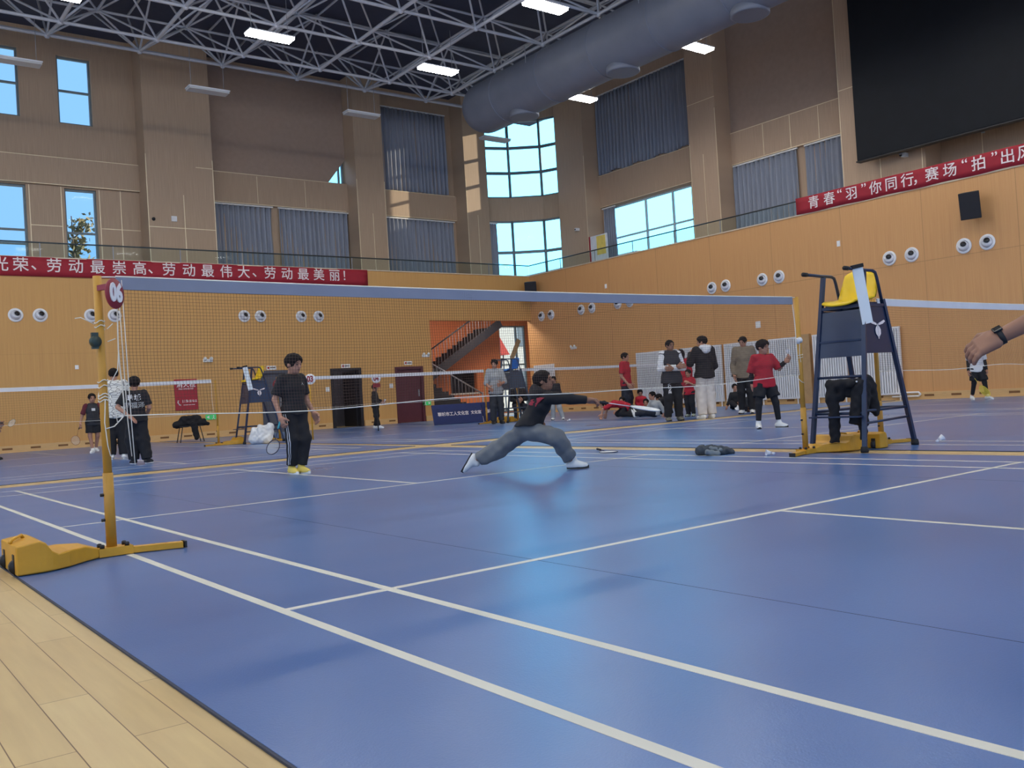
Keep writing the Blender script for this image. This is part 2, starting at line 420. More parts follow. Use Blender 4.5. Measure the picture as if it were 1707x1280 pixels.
# brown boards over the blank upper bays, one with a turned-back corner
n = MB(); n.prism([(10.1, 9.46), (14.92, 9.46), (15.69, 10.42), (15.69, 13.5), (10.1, 13.5)], (0, YR - 0.09, 0), (1, 0, 0), (0, 0, 1), (0, 1, 0), 0.04)
struct(n, 'trim_2', M_board)
struct(MB().box(XR - 0.09, XR - 0.05, 10.86, 15.7, 9.66, 13.5), 'trim_3', M_board)

# brass seams
mb = MB(); e = 0.022
def sx(x0, x1, z, y): mb.box(x0, x1, y - 0.006, y, z - e / 2, z + e / 2)
def sz(x, z0, z1, y): mb.box(x - e / 2, x + e / 2, y - 0.006, y, z0, z1)
def ty(y0, y1, z, x): mb.box(x - 0.006, x, y0, y1, z - e / 2, z + e / 2)
def tz(y, z0, z1, x): mb.box(x - 0.006, x, y - e / 2, y + e / 2, z0, z1)
ys = YR - 0.14
sx(1.2, 7.8, 9.37, ys); sx(1.2, 7.8, 8.48, ys); sx(10.1, 15.0, 9.45, ys); sx(10.1, 15.6, 8.36, ys); sx(16.95, 20.8, 9.39, ys); sx(16.95, 20.8, 8.35, ys)
sz(12.0, 8.4, 9.4, ys); sz(13.9, 8.4, 9.4, ys)
sz(7.83, 5.6, 9.6, YU); sz(10.09, 5.6, 9.6, YU); sz(9.03, 5.6, 8.3, YU); sx(7.82, 10.1, 7.15, YU); sx(9.5, 10.1, 9.3, YU)
sz(15.72, 5.6, 9.5, YU); sz(16.94, 5.6, 9.5, YU); sz(16.35, 5.6, 8.2, YU); sz(20.87, 5.6, 10, YU); sz(21.4, 5.6, 8.5, YU)
sz(7.2, 5.6, 9.2, YR); sz(4.42, 5.6, 8.45, YR); sz(5.36, 5.6, 8.45, YR); sx(4.42, 5.36, 7.15, YR); sx(6.55, 7.8, 7.15, YR); sz(6.53, 5.6, 8.45, YR)
xs = XR - 0.14
ty(10.86, 15.7, 9.65, xs); ty(10.86, 15.7, 8.52, xs); ty(16.97, 22.65, 9.69, xs); ty(16.97, 22.65, 8.38, xs)
for y in (12.1, 13.2, 14.3): tz(y, 8.55, 9.62, xs)
tz(10.84, 5.6, 13, XU); tz(15.72, 5.6, 10.5, XU); tz(16.95, 5.6, 9.5, XU); tz(22.67, 5.6, 10.5, XU); tz(16.35, 5.6, 9, XU); tz(9.6, 5.6, 7.3, XU)
ty(15.7, 16.97, 10.9, XU); ty(9.9, 10.86, 9.6, XU)
for y in (8.3, 7.0, 5.7): tz(y, 5.6, 7.5, XR if y < 8.2 else XU)
struct(mb, 'trim_4', M_gold)

# skirting with vent slots
mb = MB()
def bbx(x0, x1):
    mb.cur = 0; mb.box(x0, x1, YW - 0.05, YW, 0, 0.2)
    x = x0 + 0.25; mb.cur = 1
    while x + 0.26 < x1: mb.box(x, x + 0.26, YW - 0.056, YW - 0.049, 0.085, 0.14); x += 0.72
for a, c in ((-14, 10.45), (11.47, 12.97), (14.23, 15.55), (16.8, OPX0)): bbx(a, c)
struct(mb, 'baseboard_left', [M_bb, M_slot])
mb = MB(); mb.box(XW - 0.05, XW, -14, YW, 0, 0.2); mb.cur = 1
y = -13.0
while y < 23.5: mb.box(XW - 0.056, XW - 0.049, y, y + 0.26, 0.085, 0.14); y += 0.72
struct(mb, 'baseboard_right', [M_bb, M_slot])

# ---- doors
M_door1 = mat('dark door frame', (30, 28, 34), 0.5); M_door2 = mat('maroon door', (88, 40, 50), 0.5, var=0.05); M_door3 = mat('grey door', (78, 80, 90), 0.5)
def door(n, i, leafm, framem, open_=False):
    a, c, h = DOORS[i]
    mb = MB(); w = 0.09
    mb.box(a - 0.02, a + w, YW - 0.03, YW + 0.2, 0, h).box(c - w, c + 0.02, YW - 0.03, YW + 0.2, 0, h).box(a + w, c - w, YW - 0.03, YW + 0.2, h - w, h)
    o = struct(mb, 'door_%d' % n, framem)
    if open_:
        MB().box(c - w - 0.05, c - w, YW + 0.2, YW + 1.15, 0.01, h - w).build('door_leaf', leafm, o)
    else:
        lf = MB().box(a + w, c - w, YW + 0.05, YW + 0.1, 0.01, h - w).build('door_leaf', leafm, o)
        MB().box(c - w - 0.12, c - w - 0.08, YW + 0.0, YW + 0.05, 0.95, 1.2).build('door_handle', M_grey, lf)
    return o
door(1, 0, M_door1, M_door1, True); door(2, 1, M_door2, M_door2); door(3, 2, M_door3, M_door3)
mb = MB()   # the dim room seen through the open door
mb.box(12.6, 14.9, 26.4, 26.5, 0, 3).box(12.5, 12.6, YW + 0.25, 26.5, 0, 3).box(14.9, 15.0, YW + 0.25, 26.5, 0, 3).box(12.5, 15.0, YW + 0.25, 26.5, 3.0, 3.1)
struct(mb, 'wall_room', mat('dim grey room wall', (120, 120, 130), 0.7))
lp = thing('fill_lamp', 'dim lamp on the ceiling of the room behind the open doorway', 'ceiling light', (13.6, 25.3, 2.98))  # added lamp, lifts the dark room behind the doorway
lm_ = bpy.data.materials.new('room fill glow'); lm_.use_nodes = True; q_ = lm_.node_tree.nodes['Principled BSDF']; q_.inputs['Emission Color'].default_value = (.9, .9, 1, 1); q_.inputs['Emission Strength'].default_value = 5
nz = lm_.node_tree.nodes.new('ShaderNodeTexNoise'); lm_.node_tree.links.new(nz.outputs[0], q_.inputs['Roughness'])
MB().box(13.2, 14.0, 25.1, 25.5, 2.95, 3.0).build('diffuser', lm_, lp)

# ---- windows
def window(n, axis, s0, s1, z0, z1, f, ss, zs, fw=0.06, depth=0.1, fm=None):
    def bx(mb, a, c, za, zb, d0, d1):
        if axis == 'x': mb.box(a, c, f + d0, f + d1, za, zb)
        else: mb.box(f + d0, f + d1, a, c, za, zb)
    fr = MB()
    bx(fr, s0, s0 + fw, z0, z1, 0, depth); bx(fr, s1 - fw, s1, z0, z1, 0, depth)
    bx(fr, s0 + fw, s1 - fw, z0, z0 + fw, 0, depth); bx(fr, s0 + fw, s1 - fw, z1 - fw, z1, 0, depth)
    o = struct(fr, 'window_%d' % n, fm or M_frame)
    mu = MB()
    for q in ss: bx(mu, q - fw / 2, q + fw / 2, z0 + fw, z1 - fw, 0.005, depth - 0.005)
    for q in zs: bx(mu, s0 + fw, s1 - fw, q - fw / 2, q + fw / 2, 0, depth)
    if ss or zs: mu.build('mullion', fm or M_frame, o)
    g = MB(); bx(g, s0 + fw, s1 - fw, z0 + fw, z1 - fw, depth * 0.45, depth * 0.55); g.build('pane', M_pane, o)
    return o
window(1, 'x', *W_UP[0], YR + 0.12, [], [11.72]); window(2, 'x', *W_UP[1], YR + 0.12, [], [11.68])
window(3, 'x', *W_LO[0], YR + 0.12, [], [7.0, 6.55]); window(4, 'x', *W_LO[1], YR + 0.12, [], [6.98])
window(5, 'x', 14.3, 15.69, 9.47, 10.7, YR + 0.12, [15.5], [])
window(6, 'y', *RW1, XR + 0.1, [20.3, 18.85], [7.02], fm=mat('pale window frame', (190, 205, 208), 0.4))

# corner bay: four posts on a shallow arc between pilasters 3 and 4
BAY = [(22.0, 26.62), (23.17, 26.15), (24.28, 25.31), (24.68, 24.4)]
def bay_strip(mb, z0, z1, th=0.22, inset=0.0):
    for (xa, ya), (xb, yb) in zip(BAY[:-1], BAY[1:]):
        a = np.array((xa, ya, 0)); c = np.array((xb, yb, 0)); d = (c - a); L = np.linalg.norm(d); d /= L; nrm = np.array((-d[1], d[0], 0))
        mid = (a + c) / 2 + nrm * (th / 2 + inset) + np.array((0, 0, (z0 + z1) / 2))
        mb.obox(mid, d, nrm, (0, 0, 1), L / 2 + 0.02, th / 2, (z1 - z0) / 2)
mb = MB(); bay_strip(mb, 8.35, 9.35); bay_strip(mb, 12.75, ZR); bay_strip(mb, HW - 0.4, HW)
struct(mb, 'wall_bay', M_ul)
def bay_window(n, z0, z1, zs):
    fr = MB()
    bay_strip(fr, z0, z0 + 0.07, 0.1, 0.05); bay_strip(fr, z1 - 0.07, z1, 0.1, 0.05)
    o = struct(fr, 'window_%d' % n, M_frame)
    mu = MB()
    for z in zs: bay_strip(mu, z - 0.06, z + 0.06, 0.08, 0.06)
    for x, y in BAY[1:3]: mu.tube([(x + 0.05, y + 0.06, z0), (x + 0.05, y + 0.06, z1)], 0.06, 8)
    mu.build('mullion', M_frame, o)
    g = MB(); bay_strip(g, z0 + 0.07, z1 - 0.07, 0.015, 0.1); g.build('pane', M_pane, o)
bay_window(7, 9.35, 12.75, [10.45, 11.55]); bay_window(8, HW, 8.35, [6.98])

# ---- balcony balustrade
def balustrade(label, pts, rail_z, n):
    a, c = [np.array(p, float) for p in pts]
    t = thing('glass_balustrade', label, 'railing', (a + c) / 2)
    d = (c - a) / np.linalg.norm(c - a)
    MB().tube([a + (0, 0, rail_z), c + (0, 0, rail_z)], 0.022, 8).build('handrail', mat('dark handrail', (70, 78, 80), 0.3, metal=0.5), t)
    for i in range(n):
        p = a + (c - a) * (i / n); q = a + (c - a) * ((i + 1) / n)
        w = MB(); w.beam(p + d * 0.008 + (0, 0, (HW + 0.035 + rail_z) / 2 - 0.01), q - d * 0.008 + (0, 0, (HW + 0.035 + rail_z) / 2 - 0.01), 0.012, rail_z - HW - 0.06)
        w.build('glass_panel', M_rail, t)
        if i: MB().box(p[0] - 0.012, p[0] + 0.012, p[1] - 0.012, p[1] + 0.012, HW + 0.035, rail_z).build('clamp', M_grey, t)
balustrade('low glass balustrade with dark handrail on top of the left banner wall', ((-6, YW + 0.1, 0), (XW + 0.1, YW + 0.1, 0)), 6.03, 14)
balustrade('low glass balustrade with dark handrail on top of the right wall', ((XW + 0.12, YW + 0.1, 0), (XW + 0.12, -4, 0)), 6.03, 14)

# ---- lobby behind the corner opening
YB = 27.5
wall('wall_lobby_back', 'x', 17.0, 25.6, 0, 4.3, YB, YB + 0.2, [(20.38, 21.75, 1.0, 1.92), (23.1, 24.6, 0.05, 3.9)], M_lobby)
mb = MB(); mb.box(16.9, 17.0, YW + 0.25, YB + 0.2, 0, 4.3); struct(mb, 'wall_lobby_left', M_lobby)
mb = MB(); mb.box(24.9, 25.0, YW + 0.25, YB + 0.2, 0, 4.3); struct(mb, 'wall_lobby_right', M_conc)
struct(MB().box(16.9, 25.0, YW + 0.26, YB + 0.2, 4.3, 4.4), 'ceiling_lobby', mat('lobby ceiling', (226, 214, 196), 0.7))
mb = MB(); mb.box(20.3, 21.8, 28.6, 28.7, 0.9, 2.1).box(20.28, 20.38, YB + 0.2, 28.7, 0.9, 2.1).box(21.75, 21.85, YB + 0.2, 28.7, 0.9, 2.1).box(20.28, 21.85, YB + 0.2, 28.7, 1.95, 2.1).box(20.28, 21.85, YB + 0.2, 28.7, 0.9, 0.98)
struct(mb, 'wall_counter_recess', M_dark)
struct(MB().box(20.3, 21.83, YB - 0.06, YB, 0.93, 1.0), 'trim_5', M_conc)
window(9, 'x', 23.1, 24.6, 0.05, 3.9, YB + 0.05, [24.1], [2.15, 1.05])

M_bal = mat('dark stair metal', (46, 46, 54), 0.5)
st = thing('staircase', 'dark metal staircase rising to the right inside the corner opening', 'staircase', (19.5, 26.0, 0))
mb = MB()
for i in range(9): mb.box(20.4 - 0.28 * (i + 1), 20.4 - 0.28 * i, 25.2, 26.1, 0.0, 0.155 * (i + 1))
mb.build('lower_flight', M_dark, st)
MB().box(17.05, 17.9, 25.2, 27.45, 1.25, 1.42).build('landing', M_dark, st)
mb = MB()
for i in range(14): mb.box(17.9 + 0.28 * i, 17.9 + 0.28 * (i + 1), 26.3, 27.3, 1.40 + 0.165 * i - 0.12, 1.40 + 0.165 * (i + 1))
mb.build('upper_flight', M_dark, st)
MB().beam((17.85, 26.26, 1.28), (22.3, 26.26, 3.92), 0.05, 0.36).build('stringer', M_bal, st)
MB().tube([(17.85, 26.22, 2.35), (21.9, 26.22, 4.72)], 0.03).build('handrail', M_bal, st)
for i in range(26):
    x = 17.95 + 0.15 * i; z = 1.45 + (x - 17.85) * 0.594
    MB().tube([(x, 26.22, z), (x, 26.22, z + 0.95)], 0.012, 5).build('baluster', M_grey, st)
MB().tube([(17.9, 25.17, 2.25), (20.35, 25.17, 0.92)], 0.03).build('handrail', M_grey, st)
MB().tube([(20.35, 25.17, 0.0), (20.35, 25.17, 0.98)], 0.035).build('newel_post', M_grey, st)
for i in range(14):
    x = 18.05 + 0.165 * i; z = 2.17 - (x - 18.05) * 0.543
    MB().tube([(x, 25.17, max(0.05, z - 0.88)), (x, 25.17, z)], 0.01, 5).build('baluster', M_grey, st)

lp = thing('fill_lamp', 'lamp on the ceiling of the stairs lobby', 'ceiling light', (20.5, 25.6, 4.25))  # added lamp, put in to brighten the orange lobby wall
lm_ = bpy.data.materials.new('lobby fill glow'); lm_.use_nodes = True; q_ = lm_.node_tree.nodes['Principled BSDF']; q_.inputs['Emission Color'].default_value = (1, .9, .78, 1); q_.inputs['Emission Strength'].default_value = 22
nz = lm_.node_tree.nodes.new('ShaderNodeTexNoise'); lm_.node_tree.links.new(nz.outputs[0], q_.inputs['Roughness'])
MB().box(19.6, 21.4, 24.6, 25.1, 4.22, 4.3).build('diffuser', lm_, lp)
# ---- outside
struct(MB().box(-80, 120, 28.7, 160, -0.5, -0.3).box(26, 120, -80, 28.7, -0.5, -0.3), 'ground', mat('pale paving outside', (190, 186, 170), 0.9))
def block(label, x0, x1, y0, y1, h, m, rows, cols, face):
    t = thing('building', label, 'building', ((x0 + x1) / 2, (y0 + y1) / 2, -0.3))
    MB().box(x0, x1, y0, y1, -0.3, h).build('wall', m, t)
    MB().box(x0 - 0.2, x1 + 0.2, y0 - 0.2, y1 + 0.2, h, h + 0.4).build('roof', M_conc, t)
    for i in range(rows):
        for j in range(cols):
            z = 1.0 + i * 3.2
            if face == 'y':
                x = x0 + (j + 0.5) * (x1 - x0) / cols; MB().box(x - 0.7, x + 0.7, y0 - 0.05, y0 + 0.02, z, z + 1.6).build('window', M_frame, t)
            else:
                y = y0 + (j + 0.5) * (y1 - y0) / cols; MB().box(x0 - 0.05, x0 + 0.02, y - 0.7, y + 0.7, z, z + 1.6).build('window', M_frame, t)
block('pale block of the neighbouring building outside the right-hand windows', 47, 60, -25, 16.4, 15, mat('pale plaster outside', (206, 206, 200), 0.9), 4, 8, 'x')  # out of sight, added to block sunlight into the right gallery window
block('yellow low building outside the lower left windows', -2, 9, 48, 56, 8.6, mat('yellow plaster', (226, 196, 90), 0.9), 2, 4, 'y')
block('grey low building outside the right gallery window', 50, 66, 45, 62, 11.0, mat('grey plaster', (170, 176, 178), 0.9), 3, 5, 'y')
block('pale sunlit building outside the corner door', 22, 44, 46, 56, 7.5, mat('pale glare plaster', (236, 230, 214), 0.9), 2, 7, 'y')  # added pale facade so the view through the glass door looks bright
# ================================================================== roof space frame
M_tube = mat('pale grey truss tube', (190, 192, 200), 0.45, metal=0.1, var=0.05)
SP = 2.58; ZB, ZM, ZT = 11.75, 12.8, 13.48
BX = [4.47 + SP * i for i in range(-6, 7)]; BY = [21.75 - SP * i for i in range(0, 12)]
MX = [x + SP / 2 for x in BX[:-1]]; MY = [23.0] + [y - SP / 2 for y in BY[:-1]]
EY, EZ = 23.5, 12.0
sf = thing('space_frame', 'white steel space frame of tubes under the dark roof', 'roof truss', (8.0, 8.0, ZB))
def tb(a, b, r, nm, n=6): MB().tube([a, b], r, n, cap=False).build(nm, M_tube, sf)
tb((BX[0], EY, EZ), (BX[-1] + .8, EY, EZ), 0.05, 'bottom_chord', 7); tb((BX[0], EY + .45, EZ + .2), (BX[-1] + .8, EY + .45, EZ + .2), 0.045, 'bottom_chord', 7)
for y in BY:
    tb((BX[0], y, ZB), (BX[-1], y, ZB), 0.05, 'bottom_chord', 7); tb((BX[0], y, ZT), (BX[-1], y, ZT), 0.036, 'top_chord')
for x in BX:
    tb((x, BY[0], ZB), (x, BY[-1], ZB), 0.055, 'bottom_chord', 7); tb((x, EY, EZ), (x, BY[0], ZB), 0.045, 'bottom_chord', 7); tb((x, 24.6, ZT), (x, BY[-1], ZT), 0.036, 'top_chord')
for y in MY: tb((MX[0], y, ZM), (MX[-1], y, ZM), 0.042, 'middle_chord')
for x in MX: tb((x, MY[0], ZM), (x, MY[-1], ZM), 0.042, 'middle_chord')
webs = []
for i, x in enumerate(BX):
    for j, y in enumerate(BY):
        for dx in (-1, 0):
            for dj in (0, 1):
                if 0 <= i + dx < len(MX) and j + dj < len(MY):
                    m_ = (MX[i + dx], MY[j + dj], ZM); webs.append(((x, y, ZB), m_)); webs.append((m_, (x, y, ZT)))
    for dx in (-1, 0):
        if 0 <= i + dx < len(MX): webs.append(((x, EY, EZ), (MX[i + dx], MY[0], ZM))); webs.append(((x, 24.6, ZT), (MX[i + dx], MY[0], ZM)))
    webs.append(((x, EY, EZ), (x, 24.6, ZT))); webs.append(((x, EY, EZ), (x, BY[0], ZT)))
    if i + 1 < len(BX): webs.append(((x, EY, EZ), (x + SP / 2, 24.5, ZT))); webs.append(((x + SP, EY, EZ), (x + SP / 2, 24.5, ZT)))
def view(p):
    q = (np.array(p) - CAMPOS) @ CM
    if q[2] > -1: return None
    u, v = 853.5 + FOC * q[0] / -q[2], 640 - FOC * q[1] / -q[2]
    return -q[2] if (-150 < u < 1250 and -150 < v < 260) else None
wd = []
for w in webs:
    d = view((np.array(w[0]) + np.array(w[1])) / 2); wd.append(d if d else 1e6 + len(wd))
order = sorted(range(len(webs)), key=lambda i: wd[i])
for i in order[:100]: MB().tube(list(webs[i]), 0.034, 6, cap=False).build('web_tube', M_tube, sf)
mb = MB()
for i in order[100:]: mb.tube(list(webs[i]), 0.034, 5, cap=False)
o = mb.build('web_tubes', M_tube, sf); o['kind'] = 'stuff'
mb = MB()
def ball(mb, c, r, n=8, k=5):
    mb.lathe([(max(1e-3, r * math.sin(PI * i / k)), -r * math.cos(PI * i / k)) for i in range(k + 1)], c, n=n)
for x in BX:
    ball(mb, (x, EY, EZ), 0.1)
    for y in BY: ball(mb, (x, y, ZB), 0.10); ball(mb, (x, y, ZT), 0.08, 6, 4)
for x in MX:
    for y in MY: ball(mb, (x, y, ZM), 0.09, 6, 4)
o = mb.build('ball_joints', M_tube, sf); o['kind'] = 'stuff'

# ------------------------------------------------------------------ ceiling panel lights
M_lit = bpy.data.materials.new('lit diffuser'); M_lit.use_nodes = True
t = M_lit.node_tree; b = t.nodes['Principled BSDF']; b.inputs['Base Color'].default_value = (0.9, 0.9, 0.9, 1)
nz = t.nodes.new('ShaderNodeTexNoise'); cr = t.nodes.new('ShaderNodeValToRGB')
cr.color_ramp.elements[0].color = (1, 0.965, 0.90, 1); cr.color_ramp.elements[1].color = (1, 0.97, 0.92, 1)
t.links.new(nz.outputs[0], cr.inputs[0]); t.links.new(cr.outputs[0], b.inputs['Emission Color'])
b.inputs['Emission Strength'].default_value = PANEL_LIGHT
M_unlit = mat('unlit diffuser', (206, 206, 204), 0.5, var=0.02)
def panel_light(lit, label, x, y, z=10.45, group=None):
    t = thing('panel_light', label, 'ceiling light', (x, y, z), 0, group)
    MB().box(x - 0.62, x + 0.62, y - 0.2, y + 0.2, z + 0.06, z + 0.09).build('housing', M_white, t)
    MB().box(x - 0.6, x + 0.6, y - 0.18, y + 0.18, z, z + 0.06).build('diffuser', M_lit if lit else M_unlit, t)
    for s in (-1, 1):
        w = MB(); w.tube([(x + s * 0.5, y, z + 0.09), (x + s * 0.5, y, ZB)], 0.008, 5); w.build('hanger_wire', M_grey, t)
lab = {(13.7, 12.1): 'lit panel light at the top of the picture left of the duct', (8.5, 17.1): 'lit panel light in the roof frame at the upper left',
       (13.7, 17.1): 'lit panel light in the roof frame nearest the duct end', (19.3, 12.1): 'lit panel light right of the duct between its second and third air outlets',
       (19.3, 17.1): 'lit panel light right of the duct beside the corner window', (3.34, 17.1): 'lit panel light at the top left edge of the picture'}
for x in (-12.1, -6.97, -1.82, 3.34, 8.5, 13.7, 19.3):
    for y in (21.85, 17.1, 12.1, 7.0, 2.0, -3.0, -8.0):
        if y > 20:
            if x > 17 or x < 0: continue
            k = {3.34: 'unlit white panel light hanging in front of the upper left windows', 8.5: 'unlit white panel light in front of the plain pilaster at left',
                 13.7: 'unlit white panel light beside the tall grey curtains left of the corner'}[x]
            panel_light(False, k, x, y)
        else: panel_light(True, lab.get((x, y), 'lit panel light hanging under the roof frame outside the picture'), x, y, group=None if (x, y) in lab else 'panel lights out of view')
panel_light(False, 'unlit white panel light just under the rounded end of the duct', 19.6, 22.3)

# ------------------------------------------------------------------ air duct
M_duct = mat('grey fabric duct', (116, 121, 134), 0.5, metal=0.0, var=0.05, scale=2)
du = thing('air_duct', 'huge round grey ventilation duct hanging under the roof frame at right', 'duct', (17.75, 5, 10.0))
DXc, DZc, DR = 17.72, 10.82, 0.86
mb = MB(); prof = [(DR * math.sin(a), -0.85 * math.cos(a) * 1.0) for a in [PI / 2 * k / 8 for k in range(0, 9)]]
prof = [(max(0.01, r), h) for r, h in prof]
pr = [(r, 20.2 - 0.0 + (-(h) )) for r, h in prof]      # rounded end towards +Y
body = [(r, y) for r, y in pr] + [(DR, y) for y in np.arange(19.5, -9, -1.2)]
mb.lathe(body, (DXc, 0, DZc), (0, 1, 0), n=36)
mb.build('duct_body', M_duct, du)
for y in np.arange(18.9, -9, -2.4):
    MB().lathe([(DR + 0.004, y - 0.02), (DR + 0.02, y - 0.012), (DR + 0.02, y + 0.012), (DR + 0.004, y + 0.02)], (DXc, 0, DZc), (0, 1, 0), n=36).build('seam_ring', M_duct, du)
for k, y in enumerate((18.15, 13.5, 8.95, 4.4)):
    mb = MB(); z = DZc - DR - 0.05
    mb.lathe([(0.42, 0.0), (0.47, 0.0), (0.49, 0.02), (0.49, 0.22), (0.42, 0.22)], (DXc, y, z), n=24)
    o = mb.build('air_outlet', M_duct, du)
    g = MB()
    for r in (0.1, 0.2, 0.3): g.lathe([(r - 0.02, 0.01), (r + 0.02, 0.01), (r + 0.02, 0.03), (r - 0.02, 0.03)], (DXc, y, z), n=20)
    for a in range(4): g.beam((DXc + 0.42 * math.cos(a * PI / 4), y + 0.42 * math.sin(a * PI / 4), z + 0.025), (DXc - 0.42 * math.cos(a * PI / 4), y - 0.42 * math.sin(a * PI / 4), z + 0.025), 0.015, 0.02)
    g.lathe([(0.39, 0.04), (0.40, 0.05), (0.0101, 0.05)], (DXc, y, z), n=20)
    g.build('grille', M_grey, o)
for y in (17, 12, 7, 2): MB().tube([(DXc - 0.75, y, DZc + 0.4), (DXc - 0.75, y, ZB)], 0.015, 5).build('hanger', M_grey, du)

# ------------------------------------------------------------------ curtains
M_cur = mat('blue grey curtain', (150, 155, 168), 0.8, var=0.14, stretch=(9, 9, 0.3), scale=4)
M_glint = mat('white curtain rail', (232, 230, 226), 0.4)  # white strips imitate light glinting along the curtain tops
def curtain(label, axis, s0, s1, z0, z1, f, side, gather=0.2, amp=0.075, sag=0.0):
    c = ((s0 + s1) / 2, f, z0) if axis == 'x' else (f, (s0 + s1) / 2, z0)
    t = thing('curtain', label, 'curtain', c)
    n = int((s1 - s0) / gather * 8) + 2; P = []
    r = random.Random(int(s0 * 100) + int(z0 * 10)); ph = 0; off = []
    for i in range(n):
        ph += (0.7 + 0.6 * r.random()) * 2 * PI / 8; off.append(amp * math.sin(ph) * (0.7 + 0.5 * r.random()))
    rows = 7
    for k in range(rows):
        z = z0 + (z1 - z0) * k / (rows - 1); row = []
        for i in range(n):
            s = s0 + (s1 - s0) * i / (n - 1); w = off[i] * (1.15 - 0.35 * k / (rows - 1)) + 0.012 * math.sin(s * 3 + k)
            zz = z + (sag * math.sin(s * 5.0) if k == 0 else 0)
            row.append((s, f + side * (0.06 + w), zz) if axis == 'x' else (f + side * (0.06 + w), s, zz))
        P.append(row)
    mb = MB(); mb.grid(P); o = solid(mb.build('drape', M_cur, t), 0.012)
    rd = MB()
    if axis == 'x': rd.box(s0 - 0.03, s1 + 0.03, f + side * 0.09 - 0.03, f + side * 0.09 + 0.03, z1, z1 + 0.05)
    else: rd.box(f + side * 0.09 - 0.03, f + side * 0.09 + 0.03, s0 - 0.03, s1 + 0.03, z1, z1 + 0.05)
    rd.build('glint_rail', M_glint, t)
yc = YR - 0.0
curtain('left half of the grey curtains on the gallery behind the middle of the left banner', 'x', 10.22, 12.55, HW, 8.28, yc, -1)
curtain('right half of the grey curtains on the gallery behind the middle of the left banner', 'x', 12.8, 15.68, HW, 8.28, yc, -1)
curtain('tall upper grey curtain with sunlight on it, left of the corner window', 'x', 17.2, 20.5, 9.42, 12.8, yc, -1, sag=0.02)
curtain('lower grey curtain on the gallery left of the corner window', 'x', 17.1, 20.7, HW, 8.26, yc, -1)
curtain('wide upper grey curtain on the right wall beside the duct', 'y', 17.6, 22.62, 9.75, 13.0, XR, -1, sag=0.05)
curtain('narrow grey curtain drawn aside at the left edge of the right gallery window', 'y', 21.85, 22.55, HW, 8.28, XR, -1, 0.12)
curtain('wide grey gallery curtain left of the red banner on the right wall', 'y', 13.02, 15.68, HW, 8.44, XR, -1)
curtain('narrow grey gallery curtain above the left end of the right banner', 'y', 10.9, 12.7, HW, 8.44, XR, -1)
curtain('narrow grey curtain at the left side of the lower corner window', 'x', 22.05, 22.45, HW, 8.2, 26.4, -1, 0.1, 0.03)

# ------------------------------------------------------------------ banners
def banner(label, axis, s0, s1, z0, z1, f, items, size, ndir, wave=0.0):
    c = ((s0 + s1) / 2, f, z0) if axis == 'x' else (f, (s0 + s1) / 2, z0)
    t = thing('banner', label, 'banner', c)
    P = []; n = 60
    for k in range(4):
        z = z0 + (z1 - z0) * k / 3; row = []
        for i in range(n):
            s = s0 + (s1 - s0) * i / (n - 1); w = 0.006 * math.sin(s * 2.3 + k)
            zz = z + (wave * math.sin(s * 4.1) * (1 if k == 0 else 0.3))
            row.append((s, f + w, zz) if axis == 'x' else (f + w, s, zz))
        P.append(row)
    mb = MB(); mb.grid(P, True); solid(mb.build('cloth', M_red, t), 0.006)
    it = []
    for ch, s, dz, k in items:
        if axis == 'x': it.append((ch, size * k, (s, f - 0.02, (z0 + z1) / 2 + dz), (1, 0, 0), (0, 0, 1), size * 0.007, 1.0))
        else: it.append((ch, size * k, (f - 0.02, s, (z0 + z1) / 2 + dz), (0, -1, 0), (0, 0, 1), size * 0.007, 1.0))
    o = merge_text(it, 'lettering', M_wtxt, t); return t
yb = YW - 0.03
LB = [('光', 0.9), ('荣', 35), ('、', 65), ('劳', 91), ('动', 127), ('最', 163), ('崇', 199), ('高', 233), ('、', 258), ('劳', 282), ('动', 315), ('最', 346), ('伟', 377), ('大', 406), ('、', 430), ('劳', 450), ('动', 478), ('最', 505), ('美', 531), ('丽', 557), ('！', 578)]
items = []
for ch, u in LB: items.append((ch, float(at(u, 455, 1, yb)[0]), (0.02 if ch != '、' else 0.06), 1.0))
x_ = items[0][1]
for k_, ch in enumerate('最动劳'): items.append((ch, x_ - 0.66 * (k_ + 1), 0.02, 1.0))
banner('long red banner with white writing along the top of the left wall', 'x', 0.2, float(at(613, 465, 1, yb)[0]), 5.02, HW + 0.02, yb, items, 0.43, 1)
xb = XW - 0.03
RB = [('青', 1357, 338), ('春', 1383, 333), ('“', 1400, 321), ('羽', 1420, 323), ('”', 1440, 307), ('你', 1460, 313), ('同', 1486, 306), ('行', 1513, 299), ('，', 1533, 302), ('赛', 1554, 291), ('场', 1584, 284), ('“', 1608, 268), ('拍', 1632, 272), ('”', 1658, 257), ('出', 1680, 262), ('风', 1709, 254), ('采', 1740, 247)]
items = [(ch, float(at(u, v, 0, xb)[1]), (0.0 if ch in '，' else (0.06 if ch in '“”' else 0.0)), 1.0) for ch, u, v in RB]
banner('red banner with white writing hung on the right wall balustrade', 'y', float(at(1327, 345, 0, xb)[1]), -3.5, HW + 0.03, 6.08, xb, items, 0.38, 1, wave=0.01)

